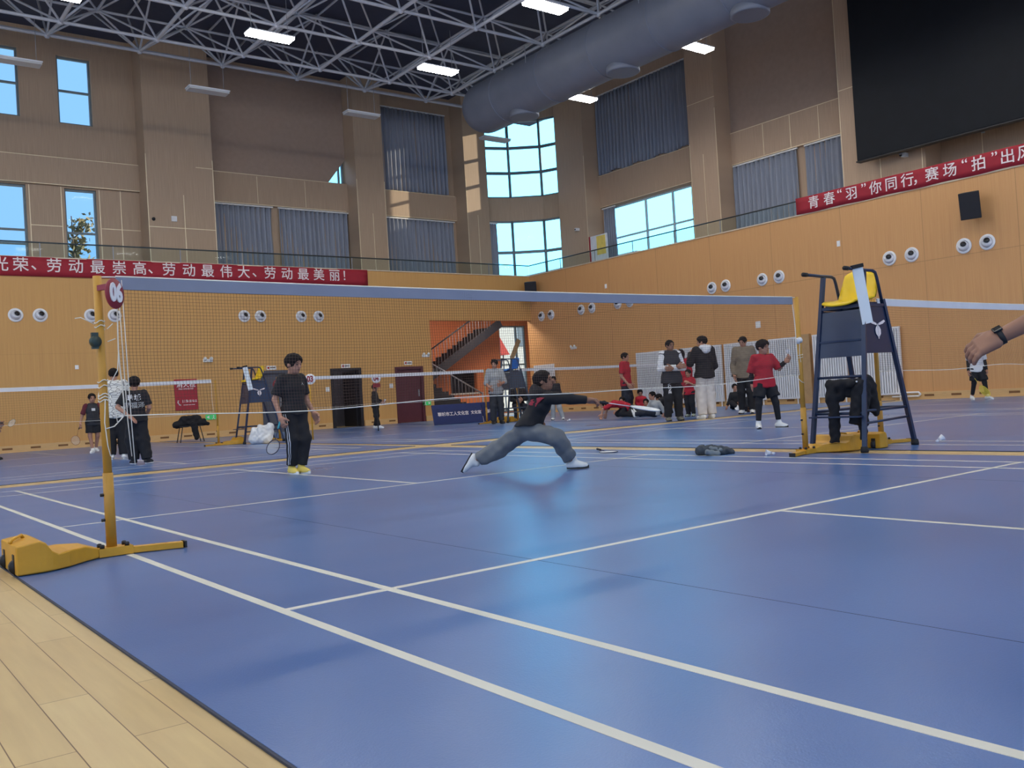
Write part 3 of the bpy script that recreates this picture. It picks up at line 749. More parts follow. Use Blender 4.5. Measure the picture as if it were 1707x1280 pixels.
# ------------------------------------------------------------------ round air nozzles
def nozzle_proto():
    t = thing('air_nozzle', 'x', 'air nozzle', (0, 0, 0))
    MB().lathe([(0.19, 0), (0.2, 0.008), (0.195, 0.022), (0.15, 0.03), (0.135, 0.02), (0.135, 0)], (0, 0, 0), (0, -1, 0), n=28).build('flange', M_white, t)
    d = np.array((0.30, -0.85, 0.42)); d /= np.linalg.norm(d)
    pr = [(0.07 if i == 9 else 0.135 * math.sin(PI * (i) / 13) + 0.001, -0.135 * math.cos(PI * i / 13)) for i in range(0, 10)]
    nb = MB().lathe(pr + [(0.066, 0.06)], (0, -0.02, 0), d, n=24)
    nb.v = [(x, min(y, -0.002), z) for x, y, z in nb.v]
    nz_ = nb.build('ball_jet', mat('white plastic nozzle', (206, 208, 216), 0.4), t)
    MB().lathe([(0.001, 0.085), (0.069, 0.085), (0.069, 0.103), (0.001, 0.103)], (0, -0.02, 0), d, n=20).build('throat', mat('dark nozzle throat', (18, 22, 30), 0.4), nz_)
    return t
NZ = nozzle_proto(); first = True
prs = ['first', 'second', 'third', 'fourth', 'fifth', 'sixth', 'seventh']
def put_nozzle(loc, rz, label, g):
    global first
    o = NZ if first else copy_tree(NZ); first = False
    o.location = loc; o.rotation_euler = (0, 0, rz); o['label'] = label; o['group'] = g
    return o
lw = [(26, 'left'), (67, 'right'), (152, 'left'), (191, 'right'), (407, 'left'), (434, 'right'), (502, 'left'), (531, 'right')]
pl = ['pair at the far left', 'pair by the 06 disc', 'left pair behind the net', 'right pair behind the net']
for i, (u, s) in enumerate(lw):
    p = at(u, 526, 1, YW); put_nozzle((p[0], YW - 0.001, 3.9), 0, '%s round air nozzle on the left wall, %s' % (s, pl[i // 2]), 'air nozzles on the left wall')
rw = [903, 919, 969, 987, 1030, 1050, 1187, 1210, 1271, 1299, 1483, 1520, 1607, 1646]
vr = [528, 526, 517, 514, 507, 505, 481, 477, 467, 462, 431, 425, 410, 404]
pr_ = ['pair nearest the corner', 'second pair from the corner', 'third pair from the corner', 'first pair above the net tape', 'pair left of the tall umpire chair', 'pair right of the umpire chair', 'pair under the black speaker']
for i, (u, v) in enumerate(zip(rw, vr)):
    p = at(u, v, 0, XW); put_nozzle((XW - 0.001, p[1], 3.87), -PI / 2, '%s round air nozzle on the right wall, %s' % ('left' if i % 2 == 0 else 'right', pr_[i // 2]), 'air nozzles on the right wall')

# ------------------------------------------------------------------ speakers, screen
def speaker(label, c, rz, tilt):
    t = thing('wall_speaker', label, 'loudspeaker', c, 0)
    mb = MB(); R = Matrix.Rotation(rz, 3, 'Z') @ Matrix.Rotation(tilt, 3, 'X')
    ax, ay, az = [np.array(R.col[i]) for i in range(3)]; c = np.array(c)
    mb.prism([(-0.24, -0.18), (0.24, -0.18), (0.17, 0.2), (-0.17, 0.2)], c - az * 0.33, ax, ay, az, 0.66)
    bevel(mb.build('cabinet', M_blk, t), 0.012)
    g = MB(); g.obox(c - ay * 0.185, ax, ay, az, 0.225, 0.008, 0.315); g.build('front_grille', mat('dark speaker grille', (34, 34, 40), 0.8), t)
    b_ = MB(); b_.tube([c + ay * 0.15 - az * 0.1, c + ay * 0.42 - az * 0.16], 0.03); b_.build('bracket', M_blk, t)
p = at(1619, 342, 0, XW - 0.4); speaker('black loudspeaker tilted down on the right wall under the red banner', p, -PI / 2 + 0.25, math.radians(12))
p = at(874, 490, 0, XW - 0.25); speaker('black loudspeaker at the hall corner behind the net tape', (p[0] - 0.1, 23.35, 4.95), -PI / 4, math.radians(10))

sc = thing('led_screen', 'huge switched-off black screen at the upper right', 'screen', (23.9, 5, 7.15))
bevel(MB().box(23.78, 23.98, -1.5, 9.98, 7.14, 12.9).build('display', mat('black led screen', (17, 21, 28), 0.6, var=0.1, scale=3, spec=0.25), sc), 0.02)
MB().box(23.76, 24.0, -1.52, 10.0, 7.10, 7.135).build('bottom_edge', M_blk, sc)
for y in (9.0, 7.0, 5.0, 3.0): MB().box(23.98, 24.42, y, y + 0.15, 7.3, 12.5).build('mount', M_blk, sc)
for u in (1500, 1640):
    p = at(u, 250, 0, 24.0); MB().lathe([(0.01, 0), (0.05, 0.0), (0.05, 0.02)], (24.02, p[1], 7.07), (0, 0, 1), n=10).build('clip', M_grey, sc)

# ------------------------------------------------------------------ radiators
M_rad = mat('white radiator', (224, 224, 226), 0.4, var=0.02)
def radiator(label, y0, y1, z0, z1):
    t = thing('radiator', label, 'radiator', (XW - 0.1, (y0 + y1) / 2, z0), 0, 'radiators on the right wall')
    mb = MB(); n = int((y1 - y0) / 0.075)
    for i in range(n):
        y = y0 + (y1 - y0) * (i + 0.5) / n; mb.box(XW - 0.15, XW - 0.07, y - 0.024, y + 0.024, z0 + 0.04, z1 - 0.04)
    mb.build('column_fins', M_rad, t)
    for z in (z0, z1 - 0.05): MB().box(XW - 0.14, XW - 0.08, y0, y1, z, z + 0.05).build('header_pipe', M_rad, t)
    for y in (y0 + 0.1, y1 - 0.1): MB().box(XW - 0.13, XW - 0.10, y - 0.015, y + 0.015, 0.0, z0).build('foot', M_rad, t)
    MB().box(XW - 0.07, XW - 0.051, y0 + 0.2, y0 + 0.25, z0 + 0.3, z1 - 0.3).build('wall_bracket', M_rad, t)
ra = [(1062, 1131, 'behind the red-shirted boy standing at the wall'), (1136, 1162, 'half hidden behind the man in the black vest'), (1168, 1206, 'behind the person in cream trousers'), (1209, 1276, 'behind the seated boy in black'), (1284, 1334, 'right of the boy in the red shirt'), (1357, 1415, 'behind the black clothes on the tall chair'), (1418, 1506, 'at the right end of the row behind the tall chair')]
for a, c, lb in ra:
    ya = at(c, 620, 0, XW - 0.1)[1]; yb_ = at(a, 620, 0, XW - 0.1)[1]
    radiator('white ribbed wall radiator ' + lb, ya + 0.02, yb_ - 0.02, 0.16, 2.0)
radiator('small white ribbed radiator by the corner behind the lunging boy', 22.5, 23.75, 1.15, 1.92)
rp_ = thing('radiator_pipe', 'white heating pipe at the foot of the right-hand radiators', 'pipe', (XW - 0.1, 8, 0))
MB().tube([(XW - 0.11, 8.3, 0.2), (XW - 0.11, 7.55, 0.2), (XW - 0.11, 7.5, 0.15), (XW - 0.11, 7.55, 0.1), (XW - 0.11, 8.3, 0.1)], 0.028).build('pipe_bend', M_rad, rp_)
bx_ = thing('column_casing', 'plain beige pipe casing between the radiators left of the tall chair', 'casing', (XW - 0.1, 10.8, 0))
ya, yb_ = at(1356, 620, 0, XW)[1], at(1337, 620, 0, XW)[1]
MB().box(XW - 0.12, XW, ya, yb_, 0, 2.05).build('casing_panel', mat('beige casing', (176, 142, 100), 0.5), bx_)

# ------------------------------------------------------------------ small wall fittings
def wplate(name, label, cat, axis, u, v, w, h, m, d=0.03, parts=None):
    if axis == 'x':
        p = at(u, v, 1, YW); t = thing(name, label, cat, (p[0], YW, p[2]))
        o = MB().box(p[0] - w / 2, p[0] + w / 2, YW - d, YW, p[2] - h / 2, p[2] + h / 2).build('plate', m, t)
    else:
        p = at(u, v, 0, XW); t = thing(name, label, cat, (XW, p[1], p[2]))
        o = MB().box(XW - d, XW, p[1] - w / 2, p[1] + w / 2, p[2] - h / 2, p[2] + h / 2).build('plate', m, t)
    return t, p
M_lamp = mat('white emergency lamp', (236, 236, 232), 0.4)
def emergency(label, axis, u, v):
    t, p = wplate('emergency_light', label, 'emergency light', axis, u, v, 0.3, 0.09, M_lamp, 0.05)
    for s in (-1, 1):
        if axis == 'x': MB().lathe([(0.05, 0), (0.06, 0.03), (0.03, 0.06)], (p[0] + s * 0.1, YW - 0.05, p[2] + 0.06), (0, -1, 0), n=12).build('lamp_head', M_lamp, t)
        else: MB().lathe([(0.05, 0), (0.06, 0.03), (0.03, 0.06)], (XW - 0.05, p[1] + s * 0.1, p[2] + 0.06), (-1, 0, 0), n=12).build('lamp_head', M_lamp, t)
emergency('white twin-head emergency light on the left wall above the hydrant poster', 'x', 346, 601)
emergency('white twin-head emergency light on the left wall beside the stairs opening', 'x', 709, 593)
emergency('white twin-head emergency light on the right wall above the crawling children', 'y', 957, 580)
def sw(label, axis, u, v, w=0.1, h=0.12):
    t, p = wplate('wall_switch', label, 'switch', axis, u, v, w, h, M_white, 0.015)
    if axis == 'x': MB().box(p[0] - w * .3, p[0] + w * .3, YW - 0.02, YW - 0.015, p[2] - h * .3, p[2] + h * .3).build('button', M_lamp, t)
    else: MB().box(XW - 0.02, XW - 0.015, p[1] - w * .3, p[1] + w * .3, p[2] - h * .3, p[2] + h * .3).build('button', M_lamp, t)
sw('small white wall plate on the left wall near the yellow post', 'x', 128, 612)
sw('small white switch left of the open doorway', 'x', 546, 649, 0.14, 0.16); sw('small white switch left of the maroon door', 'x', 652, 643, 0.14, 0.16)
sw('white wall box high on the right wall under the balustrade', 'y', 1398, 406, 0.1, 0.16); sw('small white wall box near the corner under the gallery', 'y', 1010, 477, 0.1, 0.16)
sw('square white wall box above the boy in the red shirt', 'y', 1264, 541, 0.18, 0.2)
M_green = mat('green exit sign', (60, 170, 96), 0.4, emit=0.35)
def exit_sign(label, u, v, left):
    t, p = wplate('exit_sign', label, 'exit sign', 'x', u, v, 0.36, 0.16, M_green, 0.03)
    s = -1 if left else 1
    w = MB(); y = YW - 0.035; x = p[0] + s * 0.11
    w.prism([(x - s * 0.04, -0.05), (x + s * 0.05, 0.0), (x - s * 0.04, 0.05)] if s > 0 else [(x + 0.04, -0.05), (x + 0.04, 0.05), (x - 0.05, 0.0)], (0, y, p[2]), (1, 0, 0), (0, 0, 1), (0, 1, 0), 0.004)
    w.build('arrow', M_wtxt, t)
    w = MB(); x = p[0] - s * 0.07     # the running figure
    w.box(x - 0.012, x + 0.012, y, y + 0.004, p[2] + 0.03, p[2] + 0.055).obox((x, y + 0.002, p[2]), (0.35, 0, 0.94), (0, 1, 0), (-0.94, 0, 0.35), 0.03, 0.002, 0.012)
    w.obox((x + 0.02, y + 0.002, p[2] - 0.045), (0.7, 0, -0.7), (0, 1, 0), (0.7, 0, 0.7), 0.03, 0.002, 0.008).obox((x - 0.025, y + 0.002, p[2] - 0.045), (-0.6, 0, -0.8), (0, 1, 0), (-0.8, 0, 0.6), 0.03, 0.002, 0.008)
    w.build('running_figure', M_wtxt, t)
exit_sign('green exit sign low on the left wall beside the stool', 352, 695, True)
exit_sign('green exit sign low on the left wall beside the blue barrier', 711, 672, False)
M_dtxt = mat('dark sign print', (60, 30, 30), 0.6)
for (u, v, lb) in ((452, 613, 'small white door sign above the grey door'), (576, 610, 'small white door sign above the open doorway'), (680, 605, 'small white door sign above the maroon door')):
    t, p = wplate('door_sign', lb, 'sign', 'x', u, v, 0.34, 0.13, M_lamp, 0.02)
    MB().box(p[0] - 0.14, p[0] - 0.07, YW - 0.024, YW - 0.02, p[2] - 0.035, p[2] + 0.035).build('pictogram', mat('red pictogram', (170, 40, 40), 0.6), t)
    w = MB()
    for i in range(4): w.box(p[0] - 0.04 + i * 0.045, p[0] - 0.005 + i * 0.045, YW - 0.024, YW - 0.02, p[2] - 0.02, p[2] + 0.02)
    w.build('print', M_dtxt, t)
cm = thing('wall_camera', 'white security camera on the pilaster beside the corner window', 'camera', at(965, 383, 0, XU))
p = at(965, 383, 0, XU); MB().box(XU - 0.2, XU, p[1] - 0.05, p[1] + 0.05, p[2] - 0.05, p[2] + 0.06).build('housing', M_white, cm)
MB().lathe([(0.03, 0), (0.03, 0.02)], (XU - 0.2, p[1], p[2]), (-1, 0, 0), n=10).build('lens', M_blk, cm)
cm = thing('wall_camera', 'white security camera under the black screen', 'camera', at(1511, 259, 0, XU))
p = at(1511, 259, 0, XU); MB().box(XU - 0.2, XU, p[1] - 0.06, p[1] + 0.06, p[2] - 0.06, p[2] + 0.06).build('housing', M_white, cm)
MB().lathe([(0.04, 0), (0.04, 0.03)], (XU - 0.2, p[1] + 0.06, p[2]), (-1, 0, 0), n=10).build('lens', M_blk, cm)
for (u, v, lb) in ((290, 365, 'small white box on the plain pilaster at left'), (256, 365, 'small dark round fitting on the plain pilaster at left')):
    p = at(u, v, 1, YU); t = thing('wall_box', lb, 'wall box', p)
    d = 'dark' in lb
    (MB().lathe([(0.06, 0), (0.05, 0.05)], (p[0], YU, p[2]), (0, -1, 0), n=12) if d else MB().box(p[0] - 0.09, p[0] + 0.09, YU - 0.05, YU, p[2] - 0.09, p[2] + 0.09)).build('body', M_blk if d else M_white, t)
pb = thing('poster_board', 'white and yellow poster board on the gallery right of the corner window', 'poster', (23.6, 21.9, HW))
p0, p1 = at(984, 400, 0, 24.0), at(1012, 400, 0, 24.0)
MB().box(24.0, 24.03, p1[1], p0[1], 5.5, 7.0).build('board', mat('poster white', (226, 230, 236), 0.6), pb)
MB().box(23.985, 24.0, p1[1] + 0.1, p1[1] + 0.6, 6.2, 6.95).build('yellow_print', mat('poster yellow', (240, 214, 110), 0.6), pb)
MB().box(23.97, 24.03, p0[1], p0[1] + 0.06, 5.5, 7.0).build('red_edge', M_red, pb)

# hydrant poster
p = at(309, 660, 1, YW)
hp = thing('hydrant_poster', 'red fire hydrant poster on the left wall above the stool', 'poster', (p[0], YW, 0.9))
x0, x1 = at(291, 660, 1, YW)[0], at(329, 660, 1, YW)[0]
bevel(MB().box(x0, x1, YW - 0.04, YW - 0.003, 0.93, 1.9).build('panel', mat('red poster', (168, 30, 46), 0.5), hp), 0.006)
xc = (x0 + x1) / 2
merge_text([('消火栓', 0.2, (xc, YW - 0.045, 1.72), (1, 0, 0), (0, 0, 1), 0.003, 1.0), ('FIRE HYDRANT', 0.07, (xc, YW - 0.045, 1.59), (1, 0, 0), (0, 0, 1), 0.0, 1.0), ('119', 0.12, (xc - 0.06, YW - 0.045, 1.2), (1, 0, 0), (0, 0, 1), 0.003, 1.0), ('火警电话', 0.08, (xc + 0.16, YW - 0.045, 1.2), (1, 0, 0), (0, 0, 1), 0.001, 1.0)], 'lettering', M_wtxt, hp)
w = MB(); w.tube([(x0 + 0.1, YW - 0.045, 1.24), (x0 + 0.08, YW - 0.045, 1.17), (x0 + 0.12, YW - 0.045, 1.1), (x0 + 0.17, YW - 0.045, 1.08)], 0.018, 6); w.box(x0 + 0.25, x1 - 0.1, YW - 0.044, YW - 0.04, 1.08, 1.095); w.build('phone_symbol', M_wtxt, hp)

# blue barriers by the stairs opening
def barrier(label, p0, p1, h, lean, items):
    p0 = np.array(p0, float); p1 = np.array(p1, float); d = p1 - p0; L = np.linalg.norm(d); d /= L; n = np.array((d[1], -d[0], 0.0))
    t = thing('barrier_board', label, 'barrier', (p0 + p1) / 2)
    up = np.array((-n[0] * lean, -n[1] * lean, 1.0)); up /= np.linalg.norm(up); nn = np.cross(d, up)
    bevel(MB().obox((p0 + p1) / 2 + up * h / 2 + np.array((0, 0, 0.0)), d, nn, up, L / 2, 0.02, h / 2).build('panel', mat('navy barrier cloth', (24, 40, 92), 0.6, var=0.08), t), 0.01)
    for s in (0.12, 0.88):
        q = p0 + d * L * s; MB().beam(q + up * h * 0.8 - nn * -0.02, q - n * (0.35 + 0.0) + np.array((0, 0, 0.01)), 0.03, 0.03).build('rear_leg', M_navy, t)
    if items: merge_text([(b_, sz_, (p0 + p1) / 2 + d * off + up * h * 0.5 + nn * 0.024, d, up, 0.002, 1.0) for b_, sz_, off in items], 'lettering', M_wtxt, t)
a, c = ground(724, 27.5), ground(806, 28.3); a[2] = c[2] = FZ
barrier('long dark blue barrier board with white writing in front of the stairs opening', a, c, 0.62, 0.25, [('聊城市工人文化宫', 0.13, -0.15), ('文化宫', 0.12, 0.62)])
a, c = ground(808, 28.6), ground(842, 29.2); a[2] = c[2] = FZ
barrier('second dark blue barrier board behind the man in the grey shirt', a, c, 0.62, 0.25, [('聊城市', 0.13, -0.1)])
# ================================================================== net posts, nets, umpire chairs
M_string = mat('dark brown net string', (74, 54, 46), 0.8, var=0.05)
M_tape = mat('white net tape', (214, 214, 218), 0.7, var=0.03)
M_tapeg = mat('grey blue net tape', (128, 134, 152), 0.7, var=0.04)
M_disc = mat('dark red disc', (140, 40, 52), 0.5, var=0.05)
M_postshade = mat('worn shade-darkened yellow post paint', (180, 132, 42), 0.5, var=0.18, scale=5, stretch=(1, 1, 0.5))  # yellow darkened in the colour to imitate shade on the posts

def post(label, x, y, side, z=1.57, r=0.0235, detail=True, base=True):
    """side -1: weighted base reaches to -X (away from a court on the right), +1: to +X"""
    t = thing('net_post', label, 'net post', (x, y, FZ), 0, 'yellow net posts')
    b_ = FZ
    MB().tube([(x, y, b_ + 0.05), (x, y, z)], r, 14).build('pole', M_postshade, t)
    MB().tube([(x, y, b_ + 0.04), (x, y, b_ + 0.46)], r + 0.005, 14).build('sleeve', M_postshade, t)
    for k in (0.2, 0.34): MB().tube([(x - 0.022, y, b_ + k), (x - 0.046, y, b_ + k)], 0.009, 6).build('clamp_bolt', M_blk, t)
    if not base: return t
    s = side; w = 0.115
    # weight box: low neck at the post widening and rising to a heavy end
    sec = [(0.08, 0.055, 0.06, 0.0), (0.16, 0.085, 0.10, -0.02), (0.26, 0.09, 0.17, -0.05), (0.32, 0.085, 0.20, -0.06), (0.35, 0.105, 0.21, -0.065), (0.38, 0.15, 0.215, -0.07), (0.41, 0.165, 0.22, -0.07), (0.52, 0.15, 0.225, -0.07)]
    mb = MB(); vs = []; fs = []
    for dx, zt, hw, yo in sec: vs += [(x + s * dx, y + yo - hw, b_ + .004), (x + s * dx, y + yo + hw, b_ + .004), (x + s * dx, y + yo + hw, b_ + zt), (x + s * dx, y + yo - hw, b_ + zt)]
    for i in range(len(sec) - 1):
        for q in range(4): fs.append((i * 4 + q, i * 4 + (q + 1) % 4, i * 4 + 4 + (q + 1) % 4, i * 4 + 4 + q))
    e = (len(sec) - 1) * 4; fs += [(3, 2, 1, 0), (e, e + 1, e + 2, e + 3)]
    if s < 0: fs = [f[::-1] for f in fs]
    mb.add(vs, fs); bevel(mb.build('weight_box', M_yel, t), 0.008)
    for k in (-0.22, 0.06):
        MB().lathe([(0.005, -0.02), (0.04, -0.02), (0.04, 0.02), (0.005, 0.02)], (x + s * 0.505, y + k, b_ + 0.042), (0, 1, 0), n=14).build('wheel', M_blk, t)
        MB().box(*sorted((x + s * 0.519, x + s * 0.524)), y + k - 0.022, y + k + 0.022, b_ + 0.02, b_ + 0.105).build('wheel_slot', M_blk, t)
    h = MB(); h.tube([(x + s * 0.52, y - 0.13, b_ + 0.154), (x + s * 0.51, y - 0.12, b_ + 0.168), (x + s * 0.45, y - 0.02, b_ + 0.178), (x + s * 0.44, y - 0.01, b_ + 0.162)], 0.009, 8); h.build('carry_handle', M_yel, t)
    MB().box(x - 0.08, x + 0.10, y - 0.06, y + 0.06, b_ + 0.004, b_ + 0.05).build('foot_plate', M_yel, t)
    MB().beam((x - s * 0.08, y - 0.02, b_ + 0.022), (x - s * 0.36, y - 0.10, b_ + 0.02), 0.06, 0.032).build('foot_bar', M_yel, t)
    MB().box(*sorted((x - s * 0.36, x - s * 0.372)), y - 0.135, y - 0.07, b_ + 0.003, b_ + 0.04).build('bar_end_cap', M_blk, t)
    for dx in (-0.06, 0.07):
        for dy in (-0.045, 0.02): MB().lathe([(0.013, 0), (0.013, 0.018), (0.006, 0.022)], (x + dx, y + dy, b_ + 0.05), n=8).build('bolt', M_blk, t)
    return t

def net(label, x0, x1, y, zt, drop, pitch, rr, tape_h=0.07, sag=0.03, tape_m=M_tape, tie=None, wave=0.006, tail=True, yaw=0.0):
    t = thing('badminton_net', label, 'net', ((x0 + x1) / 2, y, zt - drop))
    L = x1 - x0; rd = random.Random(int(x0 * 100 + y * 7))
    def top(x): u = (x - x0) / L; return zt - sag * 4 * u * (1 - u)
    def bot(x): u = (x - x0) / L; return top(x) - drop - 0.012 * math.sin(u * 11) - 0.03 * abs(2 * u - 1) * 0
    def P(x, f):
        zz = top(x) * (1 - f) + bot(x) * f
        e = min(1, min(x - x0, x1 - x) / 0.5)
        return (x + wave * 1.6 * math.sin(zz * 9 + x * 2.1) * f, y + yaw * (x - x0) + 0.03 * math.sin(x * 1.7) * f + wave * math.sin(x * 5.3 + zz * 7), zz - wave * math.sin(x * 3.1 + f * 4) * (0.3 + f))
    n = int(L / pitch); k = int(drop / pitch); mb = MB()
    for i in range(n + 1):
        x = x0 + L * i / n; mb.tube([P(x, f / 8) for f in range(9)], rr, 3, cap=False, smooth=False)
    ns = int(L / 0.16)
    for j in range(k + 1):
        mb.tube([P(x0 + L * i / ns, j / k) for i in range(ns + 1)], rr, 3, cap=False, smooth=False)
    mb.build('mesh', M_string, t)
    tp = MB(); n2 = 40; q = []
    for zo, yo in ((0.0, 0.006), (0.0, -0.006), (-tape_h, -0.008), (-tape_h, 0.008)):
        q.append([(x0 + L * i / n2, y + yaw * L * i / n2 + yo, top(x0 + L * i / n2) + 0.012 + zo) for i in range(n2 + 1)])
    tp.grid([q[0], q[1], q[2], q[3], q[0]], False); tp.build('top_tape', tape_m, t)
    MB().tube([(x0 + L * i / n2, y + yaw * L * i / n2, top(x0 + L * i / n2) + 0.016) for i in range(n2 + 1)], 0.005, 6).build('head_cord', M_cord, t)
    MB().tube([P(x0 + L * i / ns, 1.0) for i in range(ns + 1)], 0.0035, 5).build('bottom_cord', M_cord, t)
    for x in (x0, x1): MB().tube([P(x, f / 8) for f in range(9)], 0.004, 5).build('side_cord', M_cord, t)
    if tie:
        (pa, pb, r) = tie
        for px_, xx in ((pa, x0), (pb, x1)):
            MB().tube([(px_[0], px_[1], zt + 0.01), (xx, y + yaw * (xx - x0), zt + 0.012)], 0.004, 5).build('tie_cord', M_cord, t)
            zb = zt - drop
            MB().tube([(xx, y + yaw * (xx - x0), zb), ((px_[0] + xx) / 2, (px_[1] + y) / 2, zb - 0.05), (px_[0], px_[1] - r, zb - 0.06)], 0.0035, 5).build('tie_cord', M_cord, t)
    return t

# near court
PL, PR = (-0.058, 0.155), (6.47, 0.21)
NP = post('near yellow net post at left carrying the red 06 disc', PL[0], PL[1], -1)
RP = post('yellow net post at the right end of the near net, beside the tall chair', PR[0], PR[1], +1)
net('large near net with grey tape stretched in front of the lunging boy', 0.04, 6.40, 0.155, 1.555, 0.78, 0.0195, 0.0009, 0.07, 0.022, M_tapeg, ((PL, PR, 0.03)), yaw=0.0085)
# loose cords tied round the near post
cd = NP
def wrap(zc, turns, r, h):
    return [(PL[0] + r * math.cos(a), PL[1] + r * math.sin(a), zc + h * a / (2 * PI * turns) + 0.006 * math.sin(3 * a)) for a in np.linspace(0, 2 * PI * turns, int(14 * turns))]
MB().tube(wrap(0.86, 3, 0.0265, 0.05), 0.0035, 5).build('lashing', M_cord, cd)
MB().tube(wrap(0.93, 2, 0.0265, 0.06), 0.003, 5).build('lashing', M_cord, cd)
MB().tube(wrap(1.27, 2, 0.0265, 0.05), 0.003, 5).build('lashing', M_cord, cd)
for pts in ([(PL[0] + .03, PL[1] - .02, .9), (PL[0] + .05, PL[1] - .03, .82), (PL[0] + .06, PL[1] - .03, .74)],
            [(PL[0] - .0, PL[1] - .034, .88), (PL[0] - .01, PL[1] - .036, .75), (PL[0] + .0, PL[1] - .036, .62), (PL[0] + .012, PL[1] - .036, .56)],
            [(PL[0] + .03, PL[1], .95), (PL[0] + .08, PL[1] - .01, 1.04), (0.035, .155, 1.15)],
            [(PL[0] - .03, PL[1] - .01, 1.30), (PL[0] - .10, PL[1] - .02, 1.335), (PL[0] - .13, PL[1] - .02, 1.33)],
            [(PL[0] + .03, PL[1] - .03, 1.27), (PL[0] + .06, PL[1] - .04, 1.30)], [(PL[0] + .03, PL[1] - .03, 1.2), (PL[0] + .07, PL[1] - .04, 1.215)],
            [(0.05, 0.15, 1.55), (0.055, 0.145, 1.1), (0.06, 0.14, 0.75), (0.07, 0.135, 0.55)], [(0.07, 0.15, 1.55), (0.075, 0.145, 1.1), (0.078, 0.14, 0.8), (0.085, 0.135, 0.50)]):
    MB().tube(pts, 0.0028, 5).build('loose_end', M_cord, cd)
rt = NP
MB().lathe([(0.005, -0.015), (0.03, -0.015), (0.036, 0), (0.03, 0.015), (0.005, 0.015)], (PL[0] - 0.035, PL[1] - 0.035, 1.2), (0.4, -0.9, 0), n=14).build('ratchet_spool', mat('dark green steel', (60, 72, 66), 0.4, metal=0.5), rt)
MB().box(PL[0] - 0.055, PL[0] - 0.02, PL[1] - 0.045, PL[1] - 0.02, 1.16, 1.25).build('bracket', mat('dark green steel', (60, 72, 66), 0.4, metal=0.5), rt)
# small pulley on the right post
rt = RP
MB().lathe([(0.005, -0.02), (0.032, -0.02), (0.02, 0), (0.032, 0.02), (0.005, 0.02)], (PR[0] - 0.05, PR[1] - 0.035, 1.135), (1, 0, 0.2), n=12).build('pulley', M_white, rt)
MB().tube([(PR[0] - 0.03, PR[1] - 0.03, 1.12), (PR[0] - 0.045, PR[1] - 0.03, 1.0), (PR[0] - 0.03, PR[1] - 0.03, 0.92)], 0.003, 5).build('cord', M_cord, rt)
MB().tube([(PR[0] + 0.03 * math.cos(a), PR[1] + 0.03 * math.sin(a), 0.95 + 0.004 * a) for a in np.linspace(0, 14, 50)], 0.003, 5).build('lashing', M_cord, rt)

def disc(label, c, n, r, txt, size, m1, m2, sx=1.0):
    c = np.array(c, float); n = np.array(n, float); n /= np.linalg.norm(n); rgt = np.array((-n[1], n[0], 0))
    t = thing('number_disc', label, 'court number sign', c)
    MB().lathe([(r * 0.98, 0), (r, 0.004), (r, 0.008), (r * 0.97, 0.012), (0.001, 0.012)], c, n, n=36).build('plate', m1, t)
    text(txt, size, c + n * 0.016, rgt, (0, 0, 1), m2, 'lettering', t, 0.003, size * 0.045, sx)
    return t
dc = disc('round dark red number disc reading 06 on the near left post', (PL[0] + 0.058, PL[1] - 0.10, 1.46), (0.69, -0.72, 0), 0.085, '06', 0.135, M_disc, M_white, 0.84)
MB().beam((PL[0], PL[1] - 0.02, 1.5), (PL[0] + 0.03, PL[1] - 0.10, 1.5), 0.02, 0.03).build('strap', M_disc, dc)

# the other courts
PD = (7.64, 0.09)
post('yellow net post behind the tall chair with the black clothes', PD[0], PD[1], -1)
net('net with white tape at the right edge, starting behind the tall chair', 7.72, 13.9, 0.09, 1.545, 0.76, 0.024, 0.0008, 0.07, 0.02)
yA = 15.9
post('thin yellow net post in front of the left wall, left of the far umpire chair', 6.2, 16.1, +1, 1.55, 0.022)
net('net with white tape crossing behind the two people with their backs turned', 0.0, 6.1, 16.1, 1.55, 0.76, 0.05, 0.0011, 0.075, 0.02)
post('yellow net post behind the boy in black with the white-striped trousers', 7.6, 15.8, -1, 1.55, 0.022)
post('yellow net post in front of the man in the grey shirt', 13.85, 15.9, +1, 1.55, 0.022)
net('net with white tape in front of the three doors', 7.7, 13.8, 15.85, 1.53, 0.76, 0.05, 0.0011, 0.075, 0.02)
post('yellow net post hidden behind the lunging boy, by the corner', 15.05, 16.0, -1, 1.55, 0.022)
net('net with white tape behind the lunging boy and the red-shirted boy standing sideways', 15.1, 21.2, 16.0, 1.53, 0.76, 0.055, 0.0011, 0.075, 0.02)
post('yellow net post at the far right end of the corner net', 21.3, 16.0, -1, 1.55, 0.022, base=False)
disc('dark red and white disc reading 02 on the post behind the boy in black', (7.605, 15.765, 1.37), (-0.35, -0.93, 0), 0.125, '02', 0.19, M_disc, M_white, 0.8)
for (u, v, dep, txt, lb) in ((517, 632, 21.6, '03', 'white and dark red number disc at the right shoulder of the boy in black'),):
    p = atd(u, v, dep); t_ = disc(lb, p, (-0.5, -0.86, 0), 0.125, txt, 0.19, M_white, M_disc, 0.8)
    MB().tube([(p[0], p[1] + 0.03, FZ), (p[0], p[1] + 0.03, p[2] + 0.15)], 0.02).build('stand', M_yel, t_)
p = atd(627, 631, 25.5); t_ = disc('white number disc with dark red lower plate before the small boy by the doors', p, (-0.6, -0.8, 0), 0.125, '04', 0.18, M_white, M_disc, 0.8)
MB().box(p[0] - 0.11, p[0] + 0.11, p[1] - 0.01, p[1] + 0.01, p[2] - 0.24, p[2] - 0.13).build('lower_plate', M_disc, t_)
MB().tube([(p[0], p[1] + 0.04, FZ), (p[0], p[1] + 0.04, p[2] + 0.1)], 0.015).build('stand', mat('thin dark stand', (60, 50, 46), 0.5), t_)

